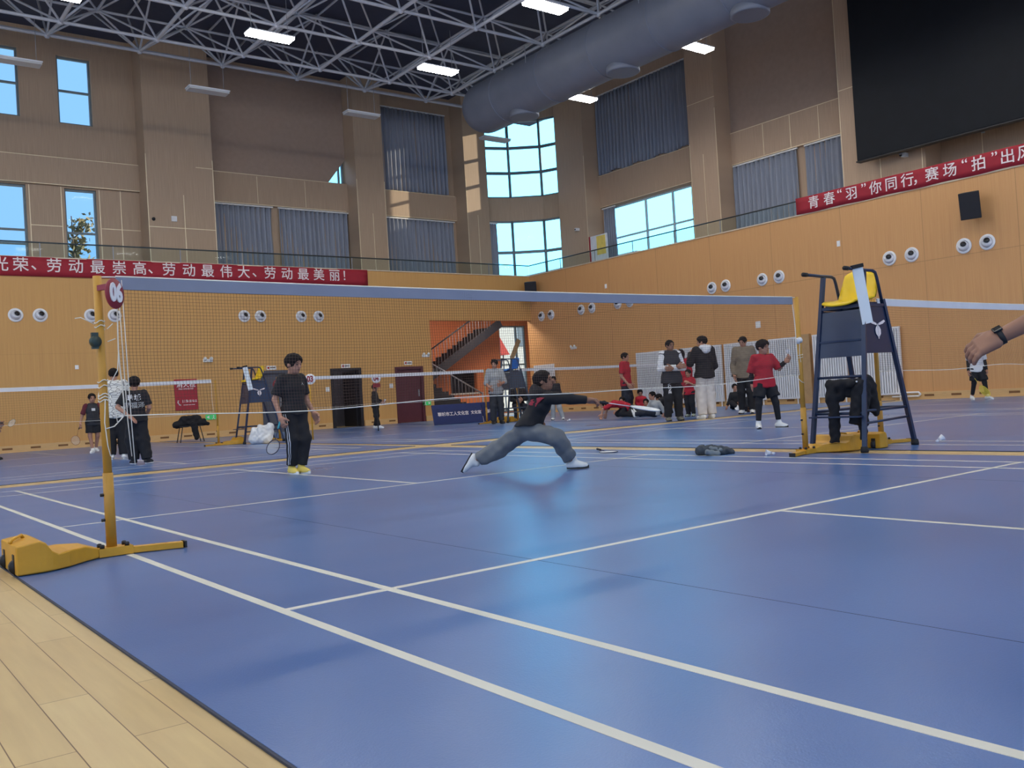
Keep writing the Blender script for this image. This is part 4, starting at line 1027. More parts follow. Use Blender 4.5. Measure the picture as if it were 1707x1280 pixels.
# ------------------------------------------------------------------ umpire chairs (front towards -X)
M_alu = mat('white score board', (226, 232, 234), 0.4, var=0.02)
M_rub = mat('black rubber', (20, 20, 22), 0.7)
def umpire_chair(label, loc, rz, seat_m, frame_m, emblem=True, board=True):
    t = thing('umpire_chair', label, 'umpire chair', (0, 0, 0), 0)
    legs = [((-0.47, 0.285, 0.02), (-0.17, 0.225, 1.77)), ((-0.47, -0.285, 0.02), (-0.17, -0.225, 1.77)), ((0.50, 0.285, 0.02), (0.13, 0.235, 1.5)), ((0.50, -0.285, 0.02), (0.13, -0.235, 1.5))]
    def on(i, z):
        a, c = [np.array(q) for q in legs[i]]; return a + (c - a) * ((z - a[2]) / (c[2] - a[2]))
    for i, (a, c) in enumerate(legs):
        l = MB().beam(a, c, 0.042, 0.034).build('leg', frame_m, t)
        MB().lathe([(0.036, 0), (0.04, 0.02), (0.034, 0.055), (0.028, 0.06)], (a[0], a[1], 0.0), n=10).build('rubber_foot', M_rub, l)
    for s in (1, -1):
        y = 0.228 * s
        MB().tube([(-0.50, y, 1.79), (-0.2, y, 1.785), (-0.02, y, 1.785), (0.035, y, 1.77), (0.06, y, 1.72), (0.125, y, 1.5)], 0.016, 10).build('armrest', frame_m, t)
        MB().tube([(-0.525, y, 1.79), (-0.46, y, 1.79)], 0.022, 10).build('arm_grip', M_rub, t)
    # seat rails
    for i, j in ((0, 2), (1, 3)): MB().beam(on(i, 1.44), on(j, 1.44), 0.03, 0.03).build('seat_rail', frame_m, t)
    for i, j in ((0, 1), (2, 3)): MB().beam(on(i, 1.44), on(j, 1.44), 0.03, 0.03).build('seat_rail', frame_m, t)
    # front panel, side panels
    def panel(i, j, z0, z1, name):
        mb = MB(); a, c, d, e = on(i, z0), on(j, z0), on(j, z1), on(i, z1)
        n = np.cross(c - a, e - a); n /= np.linalg.norm(n)
        vs = [q + n * o for o in (-0.006, 0.006) for q in (a, c, d, e)]
        mb.add(vs, [(3, 2, 1, 0), (4, 5, 6, 7), (0, 1, 5, 4), (1, 2, 6, 5), (2, 3, 7, 6), (3, 0, 4, 7)]); return mb.build(name, frame_m, t), n
    panel(0, 1, 0.94, 1.40, 'front_panel')
    MB().beam(on(0, 1.1) + np.array((-0.012, 0, 0)), on(1, 1.1) + np.array((-0.012, 0, 0)), 0.01, 0.02).build('panel_rib', frame_m, t)
    for i, j, s in ((1, 3, -1), (0, 2, 1)):
        o, n = panel(i, j, 0.96, 1.42, 'side_panel')
        if emblem:
            c = (on(i, 1.2) + on(j, 1.2)) / 2 + np.array((0, s * 0.012, 0.0)); up = on(i, 1.3) + on(j, 1.3) - on(i, 1.1) - on(j, 1.1); up /= np.linalg.norm(up)
            r = np.array((-s * -1.0, 0, 0)) if s < 0 else np.array((-1.0, 0, 0)); nn = np.array((0, s * 1.0, 0))
            e = MB()
            for q in ([(-0.15, 0.075), (-0.13, 0.09), (-0.02, 0.055), (-0.02, 0.035), (-0.10, 0.05)], [(0.15, 0.075), (0.13, 0.09), (0.02, 0.055), (0.02, 0.035), (0.10, 0.05)],
                      [(-0.03, 0.02), (-0.012, 0.03), (-0.012, -0.08), (-0.045, -0.05), (-0.05, -0.01)], [(0.03, 0.02), (0.012, 0.03), (0.012, -0.08), (0.045, -0.05), (0.05, -0.01)], [(-0.006, 0.05), (0.006, 0.05), (0.006, -0.1), (-0.006, -0.1)]):
                e.prism(q, c, r, up, nn, 0.003)
            e.build('emblem', M_wtxt, t)
    for z, i, j, nm in ((0.74, 0, 1, 'rung'), (0.38, 0, 1, 'rung'), (0.40, 2, 3, 'rear_brace'), (0.40, 1, 3, 'side_brace'), (0.40, 0, 2, 'side_brace')):
        MB().tube([on(i, z), on(j, z)], 0.014, 8).build(nm, frame_m, t)
    MB().tube([on(1, 0.28), on(3, 0.30)], 0.012, 8).build('side_brace', frame_m, t)
    fb = MB(); a, c = on(0, 0.38), on(1, 0.38); fb.beam(a + np.array((-0.05, 0, -0.03)), c + np.array((-0.05, 0, -0.03)), 0.12, 0.015); fb.build('footplate', frame_m, t)
    # moulded seat shell
    prof = []
    for k in range(13):
        f = k / 12
        if f < 0.5: x = -0.29 + 0.35 * (f / 0.5); z = 1.505 - 0.02 * math.sin(f / 0.5 * PI) - 0.045 * (1 - f / 0.5) ** 5
        else:
            g = (f - 0.5) / 0.5; x = 0.06 + 0.10 * math.sin(g * PI / 2 * 0.7) + 0.03 * g; z = 1.505 + 0.32 * g ** 1.25
        prof.append((x, z))
    P = []
    for k, (x, z) in enumerate(prof):
        f = k / 12; hw = 0.205 - (0.035 * max(0, (f - 0.6) / 0.4) ** 2) - 0.02 * max(0, 0.15 - f) / 0.15
        row = []
        for i in range(11):
            q = -1 + 2 * i / 10; e = 0.03 * abs(q) ** 3
            zz = z + (e if f < 0.55 else -0.04 * abs(q) ** 4 * (f - 0.5) * 2); xx = x - (e if f >= 0.55 else 0)
            row.append((xx, q * hw, zz))
        P.append(row)
    o = MB().grid(P).build('seat', seat_m, t); solid(o, 0.02)
    MB().box(-0.2, 0.08, -0.2, 0.2, 1.455, 1.475).build('seat_base', frame_m, t)
    if board:
        bb = MB(); bb.obox((-0.27, -0.245, 1.53), (0.96, 0.0, -0.28), (0, 1, 0), (-0.28, 0, 0.0), 0, 0, 0)
        top = np.array((-0.35, -0.262, 1.80)); bot = np.array((-0.24, -0.272, 1.25)); up = (top - bot) / np.linalg.norm(top - bot); r = np.array((0.86, -0.48, 0)); r -= up * r.dot(up); r /= np.linalg.norm(r)
        bb = MB(); bb.obox((top + bot) / 2, r, np.cross(up, r), up, 0.055, 0.006, 0.28); o = bb.build('score_board', M_alu, t)
        MB().obox(top + up * 0.01, r, np.cross(up, r), up, 0.06, 0.018, 0.018).build('board_clip', M_rub, o)
    t.location = loc; t.rotation_euler = (0, 0, rz)
    return t
UC = (7.13, -0.01, FZ)
umpire_chair('tall dark blue umpire chair with yellow seat and black clothes at right', UC, 0.03, M_yelp, M_navy)
g = ground(430, 22.2)
umpire_chair('tall dark blue umpire chair with yellow seat in front of the grey door', (7.05, 15.75, FZ), 0.0, M_yelp, M_navy)
M_blue = mat('blue plastic seat', (30, 100, 180), 0.35)
umpire_chair('tall umpire chair with blue seat by the bright corner door', (14.5, 15.45, FZ), 0.0, M_blue, mat('grey blue steel', (62, 74, 90), 0.4), emblem=False, board=False)
# ================================================================== people: bodies grown from signed distance fields
class SDF:
    def __init__(s): s.p = []
    def cone(s, a, b, ra, rb=None, k=0.02, cap=None, sub=False):
        s.p.append(('c', np.array(a, float), np.array(b, float), ra, ra if rb is None else rb, k, cap, sub)); return s
    def ell(s, c, r, ax=None, k=0.02, sub=False):
        s.p.append(('e', np.array(c, float), np.array(r, float), np.eye(3) if ax is None else np.array(ax, float), 0, k, None, sub)); return s
    def cut(s, c, n):
        s.p.append(('h', np.array(c, float), np.array(n, float) / np.linalg.norm(n), 0, 0, 0, None, True)); return s
    def field(s, h):
        lo = np.full(3, 1e9); hi = -lo
        for q in s.p:
            if q[-1]: continue
            if q[0] == 'c': R = max(q[3], q[4]); lo = np.minimum(lo, np.minimum(q[1], q[2]) - R); hi = np.maximum(hi, np.maximum(q[1], q[2]) + R)
            else:
                R = max(q[2]); lo = np.minimum(lo, q[1] - R); hi = np.maximum(hi, q[1] + R)
        lo = lo - 3 * h; n = np.ceil((hi + 3 * h - lo) / h).astype(int) + 1
        D = np.full(n, 0.2, np.float32)
        for q in s.p:
            k = q[5]; m = k + 2.5 * h
            if q[0] == 'h': a = np.zeros(3, int); b = n
            else:
                if q[0] == 'c': R = max(q[3], q[4]); l = np.minimum(q[1], q[2]) - R - m; u = np.maximum(q[1], q[2]) + R + m
                else: R = max(q[2]); l = q[1] - R - m; u = q[1] + R + m
                a = np.maximum(0, np.floor((l - lo) / h).astype(int)); b = np.minimum(n, np.ceil((u - lo) / h).astype(int) + 1)
                if (b <= a).any(): continue
            X = (lo[0] + h * np.arange(a[0], b[0]))[:, None, None]; Y = (lo[1] + h * np.arange(a[1], b[1]))[None, :, None]; Z = (lo[2] + h * np.arange(a[2], b[2]))[None, None, :]
            if q[0] == 'c':
                d = q[2] - q[1]; L2 = max(1e-9, d @ d)
                t = np.clip(((X - q[1][0]) * d[0] + (Y - q[1][1]) * d[1] + (Z - q[1][2]) * d[2]) / L2, 0, 1)
                v = np.sqrt((X - q[1][0] - t * d[0]) ** 2 + (Y - q[1][1] - t * d[1]) ** 2 + (Z - q[1][2] - t * d[2]) ** 2) - (q[3] + (q[4] - q[3]) * t)
                if q[6]:
                    dn = d / math.sqrt(L2)
                    if 'b' in q[6]: v = np.maximum(v, (X - q[2][0]) * dn[0] + (Y - q[2][1]) * dn[1] + (Z - q[2][2]) * dn[2])
                    if 'a' in q[6]: v = np.maximum(v, -((X - q[1][0]) * dn[0] + (Y - q[1][1]) * dn[1] + (Z - q[1][2]) * dn[2]))
            elif q[0] == 'e':
                E = q[3]; r = q[2]; U = [((X - q[1][0]) * E[i][0] + (Y - q[1][1]) * E[i][1] + (Z - q[1][2]) * E[i][2]) for i in range(3)]
                k0 = np.sqrt(sum((U[i] / r[i]) ** 2 for i in range(3))); k1 = np.sqrt(sum((U[i] / r[i] ** 2) ** 2 for i in range(3))) + 1e-9
                v = k0 * (k0 - 1) / k1
            else: v = (X - q[1][0]) * q[2][0] + (Y - q[1][1]) * q[2][1] + (Z - q[1][2]) * q[2][2]
            S = D[a[0]:b[0], a[1]:b[1], a[2]:b[2]]
            if q[-1]: S[...] = np.maximum(S, -v)
            else:
                kk = max(k, 1e-4); hh = np.clip(0.5 + 0.5 * (v - S) / kk, 0, 1); S[...] = v * (1 - hh) + S * hh - kk * hh * (1 - hh)
        return D, lo
    def mesh(s, h, noise=0.0, nf=30.0):
        D, lo = s.field(h)
        if noise:
            n = D.shape; X = (lo[0] + h * np.arange(n[0]))[:, None, None]; Y = (lo[1] + h * np.arange(n[1]))[None, :, None]; Z = (lo[2] + h * np.arange(n[2]))[None, None, :]
            D = D + noise * (np.sin(X * nf + 2 * np.sin(Z * nf * .6)) * np.sin(Y * nf * 1.1 + Z * nf * .7 + 1.3) + 0.6 * np.sin(Z * nf * 1.7 + X * nf * .5) * np.sin(X * nf * .9 - Y * nf * 1.3))
        return nets(D, lo, h)

def nets(D, lo, h):
    """surface nets: one vertex per mixed cell, one quad per crossing edge"""
    S = D < 0; n = D.shape
    C = [(i, j, k) for i in (0, 1) for j in (0, 1) for k in (0, 1)]
    cnt = sum(S[i:n[0] - 1 + i, j:n[1] - 1 + j, k:n[2] - 1 + k].astype(np.int8) for i, j, k in C)
    I, J, K = np.nonzero((cnt > 0) & (cnt < 8)); m = len(I)
    idx = np.full((n[0] - 1, n[1] - 1, n[2] - 1), -1, np.int64); idx[I, J, K] = np.arange(m)
    pos = np.zeros((m, 3)); num = np.zeros(m); cv = {c: D[I + c[0], J + c[1], K + c[2]] for c in C}
    for c in C:
        for ax in range(3):
            if c[ax]: continue
            e = list(c); e[ax] = 1; e = tuple(e); a, b = cv[c], cv[e]; mk = (a < 0) != (b < 0)
            t = np.where(mk, a / np.where(mk, a - b, 1), 0)
            for q in range(3): pos[:, q] += np.where(mk, c[q] + (t if q == ax else 0), 0)
            num += mk
    V = (np.stack([I, J, K], 1) + pos / num[:, None]) * h + lo
    F = []
    for ax in range(3):
        o1, o2 = [(1, 2), (2, 0), (0, 1)][ax]; sl0 = [slice(None)] * 3; sl1 = [slice(None)] * 3; sl0[ax] = slice(0, -1); sl1[ax] = slice(1, None)
        A, B = S[tuple(sl0)], S[tuple(sl1)]; P = np.argwhere(A != B)
        P = P[(P[:, o1] > 0) & (P[:, o2] > 0) & (P[:, o1] < n[o1] - 1) & (P[:, o2] < n[o2] - 1)]
        fl = A[P[:, 0], P[:, 1], P[:, 2]]
        def cell(d1, d2):
            Q = P.copy(); Q[:, o1] -= d1; Q[:, o2] -= d2; return idx[Q[:, 0], Q[:, 1], Q[:, 2]]
        q = np.stack([cell(1, 1), cell(0, 1), cell(0, 0), cell(1, 0)], 1); q[~fl] = q[~fl][:, ::-1]
        F.append(q)
    return V, np.concatenate(F)

def np_mesh(name, parts, m, parent=None):
    V = np.concatenate([p[0] for p in parts]); off = 0; F = []
    for v, f in parts: F.append(f + off); off += len(v)
    F = np.concatenate(F)
    me = bpy.data.meshes.new(name); me.vertices.add(len(V)); me.vertices.foreach_set('co', V.astype(np.float32).ravel())
    me.loops.add(F.size); me.loops.foreach_set('vertex_index', F.astype(np.int32).ravel())
    me.polygons.add(len(F)); me.polygons.foreach_set('loop_start', (np.arange(len(F)) * 4).astype(np.int32)); me.polygons.foreach_set('loop_total', np.full(len(F), 4, np.int32))
    me.update(calc_edges=True); me.validate(); me.polygons.foreach_set('use_smooth', np.ones(len(me.polygons), bool))
    me.materials.append(m); return link(name, me, parent)

def unit(v): v = np.array(v, float); return v / (np.linalg.norm(v) + 1e-9)
def frame_from(f, up):
    f = unit(f); r = unit(np.cross(f, up)); u = np.cross(r, f); return r, f, u

def pose(base, yaw, H, kid=0.0, **over):
    """standing figure in height units: x to the figure's right, y forward; over replaces joints. Returns world joints (metres)"""
    hh = 0.132 + 0.028 * kid; hz = 1 - hh * 0.52; nk = hz - hh * 0.60; sh = nk - 0.022
    J = dict(pel=(0, 0, .53), wai=(0, .0, .62), che=(0, .0, .73 - .015 * kid), nek=(0, -.008, nk), hed=(0, .012, hz))
    for s, q in ((1, 'R'), (-1, 'L')):
        J['s' + q] = (s * .100, -.006, sh); J['e' + q] = (s * .130, -.02, sh - .17); J['w' + q] = (s * .136, .03, sh - .315)
        J['h' + q] = (s * .052, 0, .515); J['k' + q] = (s * .06, .012, .285); J['a' + q] = (s * .066, -.012, .048); J['t' + q] = (s * .082, .1, .0)
    J.update(over); c, sn = math.cos(yaw), math.sin(yaw)
    W = {}
    for k_, v in J.items():
        v = np.array(v, float); W[k_] = np.array((base[0] + H * (v[0] * c - v[1] * sn), base[1] + H * (v[0] * sn + v[1] * c), base[2] + H * v[2]))
    W['hh'] = hh * H; return W
def yaw_of(p, phi):
    """phi: 0 faces the viewer's side, 90 faces right as seen from the photo position, 180 faces away"""
    vd = unit((p[0] - CAMPOS[0], p[1] - CAMPOS[1], 0)); r = np.array((vd[1], -vd[0], 0)); a = math.radians(phi)
    f = -math.cos(a) * vd + math.sin(a) * r
    return math.atan2(f[1], f[0]) - PI / 2

SKIN = mat('skin light', (176, 128, 104), 0.55, var=0.05); SKIN2 = mat('skin tanned', (146, 104, 82), 0.55, var=0.05)
HAIR = mat('black hair', (22, 19, 20), 0.75, var=0.2, scale=60, spec=0.2); EYE = mat('dark eye', (22, 16, 14), 0.3); LIP = mat('lip', (136, 78, 70), 0.5)
def cloth_mat(name, c, var=0.10): return mat(name, c, 0.85, var=var, scale=9, bump=0.25)
C_black = cloth_mat('black cloth', (24, 24, 29)); C_char = cloth_mat('charcoal cloth', (44, 46, 52)); C_red = cloth_mat('red sports cloth', (168, 26, 44)); C_white = cloth_mat('white cloth', (216, 216, 218), 0.05)
C_cream = cloth_mat('cream cloth', (206, 198, 190), 0.05); C_olive = cloth_mat('olive cloth', (122, 110, 94)); C_grey = cloth_mat('grey track cloth', (106, 110, 114)); C_lgrey = cloth_mat('light grey cloth', (158, 160, 160)); C_mar = cloth_mat('maroon cloth', (96, 30, 44)); C_dblue = cloth_mat('dark navy cloth', (30, 34, 46))
S_white = mat('white shoe', (222, 222, 218), 0.6); S_black = mat('black shoe', (30, 30, 34), 0.6); S_yel = mat('yellow shoe', (226, 200, 96), 0.6); S_grey = mat('grey green shoe', (150, 156, 138), 0.6); SOLE_W = mat('white sole', (230, 230, 226), 0.6); SOLE_D = mat('dark sole', (40, 40, 40), 0.7)

def hand_parts(w, e, n, H, curl, h=0.006, spread=1.0, thumb=1.0):
    """w wrist, e elbow, n palm normal; five separate fingers"""
    s = SDF(); d = unit(w - e); n = unit(np.array(n) - d * np.dot(n, d)); sd = np.cross(d, n) * thumb; L = 0.104 * H
    s.cone(w - d * .03 * H / 1.5, w + d * 0.1 * L, 0.019 * H, 0.021 * H, 0.01)
    for q in (-.32, -.1, .12, .34): s.cone(w + d * .1 * L + sd * q * .5 * L, w + d * .5 * L + sd * q * .62 * L, 0.15 * L, 0.115 * L, 0.012)
    for i, q in enumerate((-.33, -.11, .11, .32)):
        ln = (0.40, 0.47, 0.50, 0.44)[i] * L; p = w + d * .52 * L + sd * q * .66 * L; a = math.radians(curl * (0.55 + 0.08 * i)); fd = d + sd * q * .25 * spread
        for j in range(3):
            b_ = unit(fd * math.cos(a * (j + 0.5)) + n * math.sin(a * (j + 0.5))); p2 = p + b_ * ln * (.44, .32, .24)[j]
            s.cone(p, p2, L * (.088, .08, .072)[j], L * (.08, .072, .06)[j], 0.004); p = p2
    p = w + d * .14 * L + sd * .24 * L; p2 = p + unit(d * .6 + sd * .75 + n * .35) * .30 * L; p3 = p2 + unit(d * .85 + sd * .25 + n * (.3 + curl / 120)) * .24 * L
    s.cone(p, p2, .12 * L, .095 * L, .01); s.cone(p2, p3, .092 * L, .07 * L, .005)
    return s.mesh(h)

def person(label, J, H, face, look, cell=0.012, shirt=None, sleeve=0.6, sleeve_m=None, vest=None, jacket=None, jsleeve=1.0, pants=C_black, pleg=1.0, leggings=None, shoe=S_white, sole=SOLE_D, skin=SKIN,
           hair=HAIR, hairstyle='short', hood=None, bulk=1.0, loose=1.0, curl=(35, 35), palms=None, socks=None, shoe_dirs=None, hoodk=1.0, hem=None, wr=1.0, spread=1.0, handk=1.0, hands=True, waistz=0.47, cuffs=0.0, cap=None, wide=1.0, group=None, name='person'):
    f = unit(face); up = np.array((0, 0, 1.0)); rt = unit(np.cross(f, up))
    base = (J['aL'] + J['aR']) / 2; t = thing(name, label, 'person', (base[0], base[1], FZ), 0, group)
    hh = J['hh']; lr, lf, lu = frame_from(look, up if not isinstance(look, tuple) or len(look) < 4 else look[3]); E = [lr, lf, lu]; h0 = J['hed']
    def hp(x, y, z): return h0 + hh * (lr * x + lf * y + lu * z)
    w = bulk; T = dict()
    # ---- body
    s = SDF()
    def trunk(s, o, k):
        a = (J['sL'] * .72 + J['sR'] * .28); b_ = (J['sL'] * .28 + J['sR'] * .72)
        s.cone(a - up * .012 * H, b_ - up * .012 * H, .043 * H * w + o, None, k)
        c = J['che']; s.cone(c - rt * .046 * H * w, c + rt * .046 * H * w, .060 * H * w + o, None, k)
        c = J['wai']; s.cone(c - rt * .038 * H * w, c + rt * .038 * H * w, .055 * H * w + o, None, k)
        s.cone(J['che'], J['wai'], .060 * H * w + o, .057 * H * w + o, k)
        s.cone(J['wai'], J['pel'], .057 * H * w + o, .060 * H * w + o, k)
    def hips(s, o, k): s.cone(J['hL'], J['hR'], .058 * H * w + o, None, k)
    trunk(s, -.004, .04 * H); hips(s, -.004, .03 * H)
    s.cone(J['nek'] - up * .02 * H, h0 - lu * hh * .12 + (-lf * hh * .08), .035 * H, .031 * H, .015)
    for q in 'LR':
        s.cone(J['s' + q], J['e' + q], .030 * H * w, .024 * H, .02); s.cone(J['e' + q], J['w' + q], .0245 * H, .0175 * H, .012)
        s.cone(J['h' + q], J['k' + q], .052 * H * w, .034 * H, .03); s.cone(J['k' + q], J['a' + q], .034 * H, .022 * H, .02)
    s.ell(hp(0, -.05, .10), np.array((.345, .43, .395)) * hh, E, .03 * hh); s.ell(hp(0, .10, -.20), np.array((.255, .29, .285)) * hh, E, .12 * hh); s.ell(hp(0, .20, -.37), np.array((.13, .12, .10)) * hh, E, .1 * hh)
    s.cone(hp(0, .385, .03), hp(0, .46, -.11), .035 * hh, .06 * hh, .04 * hh); s.cone(hp(-.15, .33, .10), hp(.15, .33, .10), .06 * hh, None, .07 * hh)
    for sg in (-1, 1): s.ell(hp(sg * .35, -.04, -.02), np.array((.05, .09, .13)) * hh, E, .02 * hh)
    parts = [s.mesh(cell)]
    if hands:
        for i, q in enumerate('LR'):
            pn = (palms or {}).get(q, unit((-rt if q == 'R' else rt) * 1.0 + f * 0.1))
            sgn = 1.0
            d = unit(J['w' + q] - J['e' + q]); sd = np.cross(d, unit(np.array(pn) - d * np.dot(pn, d)))
            ref = f * 1.0 + up * .3
            if np.dot(sd, ref) < 0: sgn = -1.0
            parts.append(hand_parts(J['w' + q], J['e' + q], pn, H * handk, curl[i], max(.0055, cell * .5) if handk == 1.0 else .0045, spread, thumb=sgn))
    body = np_mesh('body', parts, skin, t); T['body'] = body
    # ---- face
    for sg in (-1, 1):
        MB().lathe([(max(1e-4, .055 * hh * math.sin(PI * i / 6)), -.03 * hh * math.cos(PI * i / 6)) for i in range(7)], hp(sg * .15, .348, .02), lf, n=10).build('eye', EYE, t)
        MB().tube([hp(sg * .07, .375, .10), hp(sg * .15, .385, .125), hp(sg * .23, .345, .10)], .018 * hh, 5).build('eyebrow', hair, t)
    MB().tube([hp(-.10, .345, -.245), hp(0, .395, -.25), hp(.10, .345, -.245)], .024 * hh, 6).build('mouth', LIP, t)
    # ---- hair
    if hair is not None:
        s = SDF(); s.ell(hp(0, -.06, .14), np.array((.395, .475, .42)) * hh, E, .02)
        if hairstyle == 'thick': s.ell(hp(0, .02, .26), np.array((.40, .45, .32)) * hh, E, .03)
        if hairstyle == 'fringe': s.cone(hp(-.24, .32, .26), hp(.24, .34, .26), .10 * hh, None, .05 * hh)
        s.ell(hp(0, .46, -.14), np.array((.34, .36, .42)) * hh, E, sub=True)
        for sg in (-1, 1): s.ell(hp(sg * .42, .10, -.22), np.array((.16, .24, .26)) * hh, E, sub=True)
        s.cut(hp(0, 0, -.30), lu)
        if hairstyle == 'long': s.cone(hp(0, -.28, .1), hp(0, -.38, -.75), .30 * hh, .20 * hh, .05); s.cone(hp(-.2, -.25, -.1), hp(-.24, -.2, -.7), .16 * hh, .1 * hh, .05); s.cone(hp(.2, -.25, -.1), hp(.24, -.2, -.7), .16 * hh, .1 * hh, .05)
        np_mesh('hair', [s.mesh(min(cell, .009), .0035 * hh / .2, 70)], hair, t)
    # ---- trousers
    if pants is not None:
        s = SDF(); o = .010 + .006 * loose; hips(s, o, .03 * H); s.cone(J['wai'] * .45 + J['pel'] * .55, J['pel'], .055 * H * w + o, .060 * H * w + o, .03 * H)
        for q in 'LR':
            h_, k_, a_ = J['h' + q], J['k' + q], J['a' + q]; kr = (.040 * wide * H + o * loose); ar = (.029 * wide * H + o * loose)
            if pleg >= 1.0:
                e = a_ + (k_ - a_) * (.02 + cuffs); s.cone(h_, k_, .050 * H * w + o, kr, .03); s.cone(k_, e, kr, ar, .03, 'b')
            else:
                e = h_ + (k_ - h_) * pleg; s.cone(h_, e, .056 * H * w + o, .050 * H + o + .01, .03, 'b')
        T['pants'] = np_mesh('trousers' if pleg >= 1 else 'shorts', [s.mesh(cell, .0035 * loose * wr, 26)], pants, t)
    if leggings is not None:
        s = SDF()
        for q in 'LR':
            h_, k_, a_ = J['h' + q], J['k' + q], J['a' + q]; s.cone(h_, k_, .050 * H * w + .005, .035 * H + .005, .02); s.cone(k_, a_ + (k_ - a_) * .18, .035 * H + .005, .026 * H + .005, .02, 'b')
        np_mesh('leggings', [s.mesh(cell)], leggings, t)
    # ---- tops
    def top(m, o, frac, name, sm=None, low=waistz, nz=.003):
        s = SDF(); trunk(s, o, .04 * H); lo_ = J['pel'] + (J['pel'] - J['wai']) * ((.53 - low) / .09)
        o2 = o + .008 + .004 * loose; s.cone(J['pel'], lo_, .060 * H * w + o2, .062 * H * w + o2, .03 * H, 'b'); x_ = rt * .050 * H * w
        s.cone(J['pel'] - x_, lo_ - x_, .055 * H * w + o2, .058 * H * w + o2, .03 * H, 'b'); s.cone(J['pel'] + x_, lo_ + x_, .055 * H * w + o2, .058 * H * w + o2, .03 * H, 'b')
        s.cone(J['nek'] - up * .03 * H, J['nek'] + up * .012 * H, .045 * H, .040 * H + o * .4, .03, 'b')
        slv = s if sm is None else SDF()
        for q in 'LR':
            a_, e_, w_ = J['s' + q], J['e' + q], J['w' + q]; r0 = .034 * H * w + o
            if frac <= 0: s.cone(a_ - up * .008 * H, a_ + (e_ - a_) * .03, r0 * .9, r0 * .9, .03); continue
            if frac <= 1:
                slv.cone(a_, a_ + (e_ - a_) * frac, r0, .034 * H + o, .025, 'b' if frac < 1 else None)
            if frac > 1:
                slv.cone(a_, e_, r0, .028 * H + o, .025); g = min(1, frac - 1); slv.cone(e_, e_ + (w_ - e_) * g, .028 * H + o, .023 * H + o * .8, .015, 'b')
        if hem is not None: s.cut((0, 0, hem), (0, 0, 1))
        T[name] = np_mesh(name, [s.mesh(cell, nz * wr, 24)], m, t)
        if sm is not None: T['sleeves'] = np_mesh('sleeves', [slv.mesh(cell, nz, 24)], sm, t)
    if shirt is not None: top(shirt, .010 * loose, sleeve, 'shirt', sleeve_m)
    if vest is not None: top(vest, .022, 0, 'vest')
    if jacket is not None: top(jacket, .022 * loose, jsleeve, 'jacket', None, waistz, .005)
    if hood is not None:
        s = SDF(); c = J['nek'] - f * .045 * H + up * .015 * H
        s.cone(c - rt * .05 * H, c + rt * .05 * H, (.026 + .02 * (hoodk - 1)) * H, None, .02); s.ell(c - f * .022 * H - up * .025 * H, np.array((.062, .032, .055)) * H * hoodk, [rt, f, up], .03)
        for sg in (-1, 1): s.cone(c + rt * sg * .055 * H, c + rt * sg * .035 * H + f * .085 * H - up * .015 * H, .026 * H, .018 * H, .02)
        np_mesh('hood', [s.mesh(cell, .003, 24)], hood, t)
    if socks is not None:
        s = SDF()
        for q in 'LR': d_ = unit(J['k' + q] - J['a' + q]); s.cone(J['a' + q] - d_ * .01, J['a' + q] + d_ * .085 * H, .025 * H, .028 * H, .01, 'b')
        np_mesh('socks', [s.mesh(cell)], socks, t)
    # ---- shoes
    for q in 'LR':
        a_ = J['a' + q]; td = J['t' + q] - a_
        if shoe_dirs and q in shoe_dirs: fd, ud = [unit(v) for v in shoe_dirs[q]]
        else: fd = unit((td[0], td[1], 0)); ud = up
        ud = unit(ud - fd * np.dot(ud, fd)); rd = np.cross(fd, ud); L = .15 * H; c = a_ - ud * .038 * H
        s = SDF(); s.cone(a_ + ud * .02 * H, c + ud * .02 * H, .029 * H, .033 * H, .01); s.cone(c - fd * .18 * L + ud * .13 * L, c + fd * .2 * L + ud * .12 * L, .17 * L, .16 * L, .02)
        s.cone(c + fd * .15 * L + ud * .14 * L, c + fd * .60 * L + ud * .06 * L, .165 * L, .125 * L, .03); s.cone(c + fd * .40 * L + rd * .05 * L + ud * .05 * L, c + fd * .40 * L - rd * .05 * L + ud * .05 * L, .14 * L, None, .03)
        s.cut(c - ud * .012 * H * 0, ud)
        so = np_mesh('shoe', [s.mesh(max(.006, cell * .7))], shoe, t)
        out = []
        for i in range(20):
            a = 2 * PI * i / 20; x = .22 * L + .53 * L * math.cos(a); y = (.165 + .03 * math.cos(a)) * L * math.sin(a); out.append((x, y))
        MB().prism(out, c - ud * .0095 * H, fd, np.cross(ud, fd), ud, .022 * H).build('sole', sole, so)
    T['root'] = t; return T

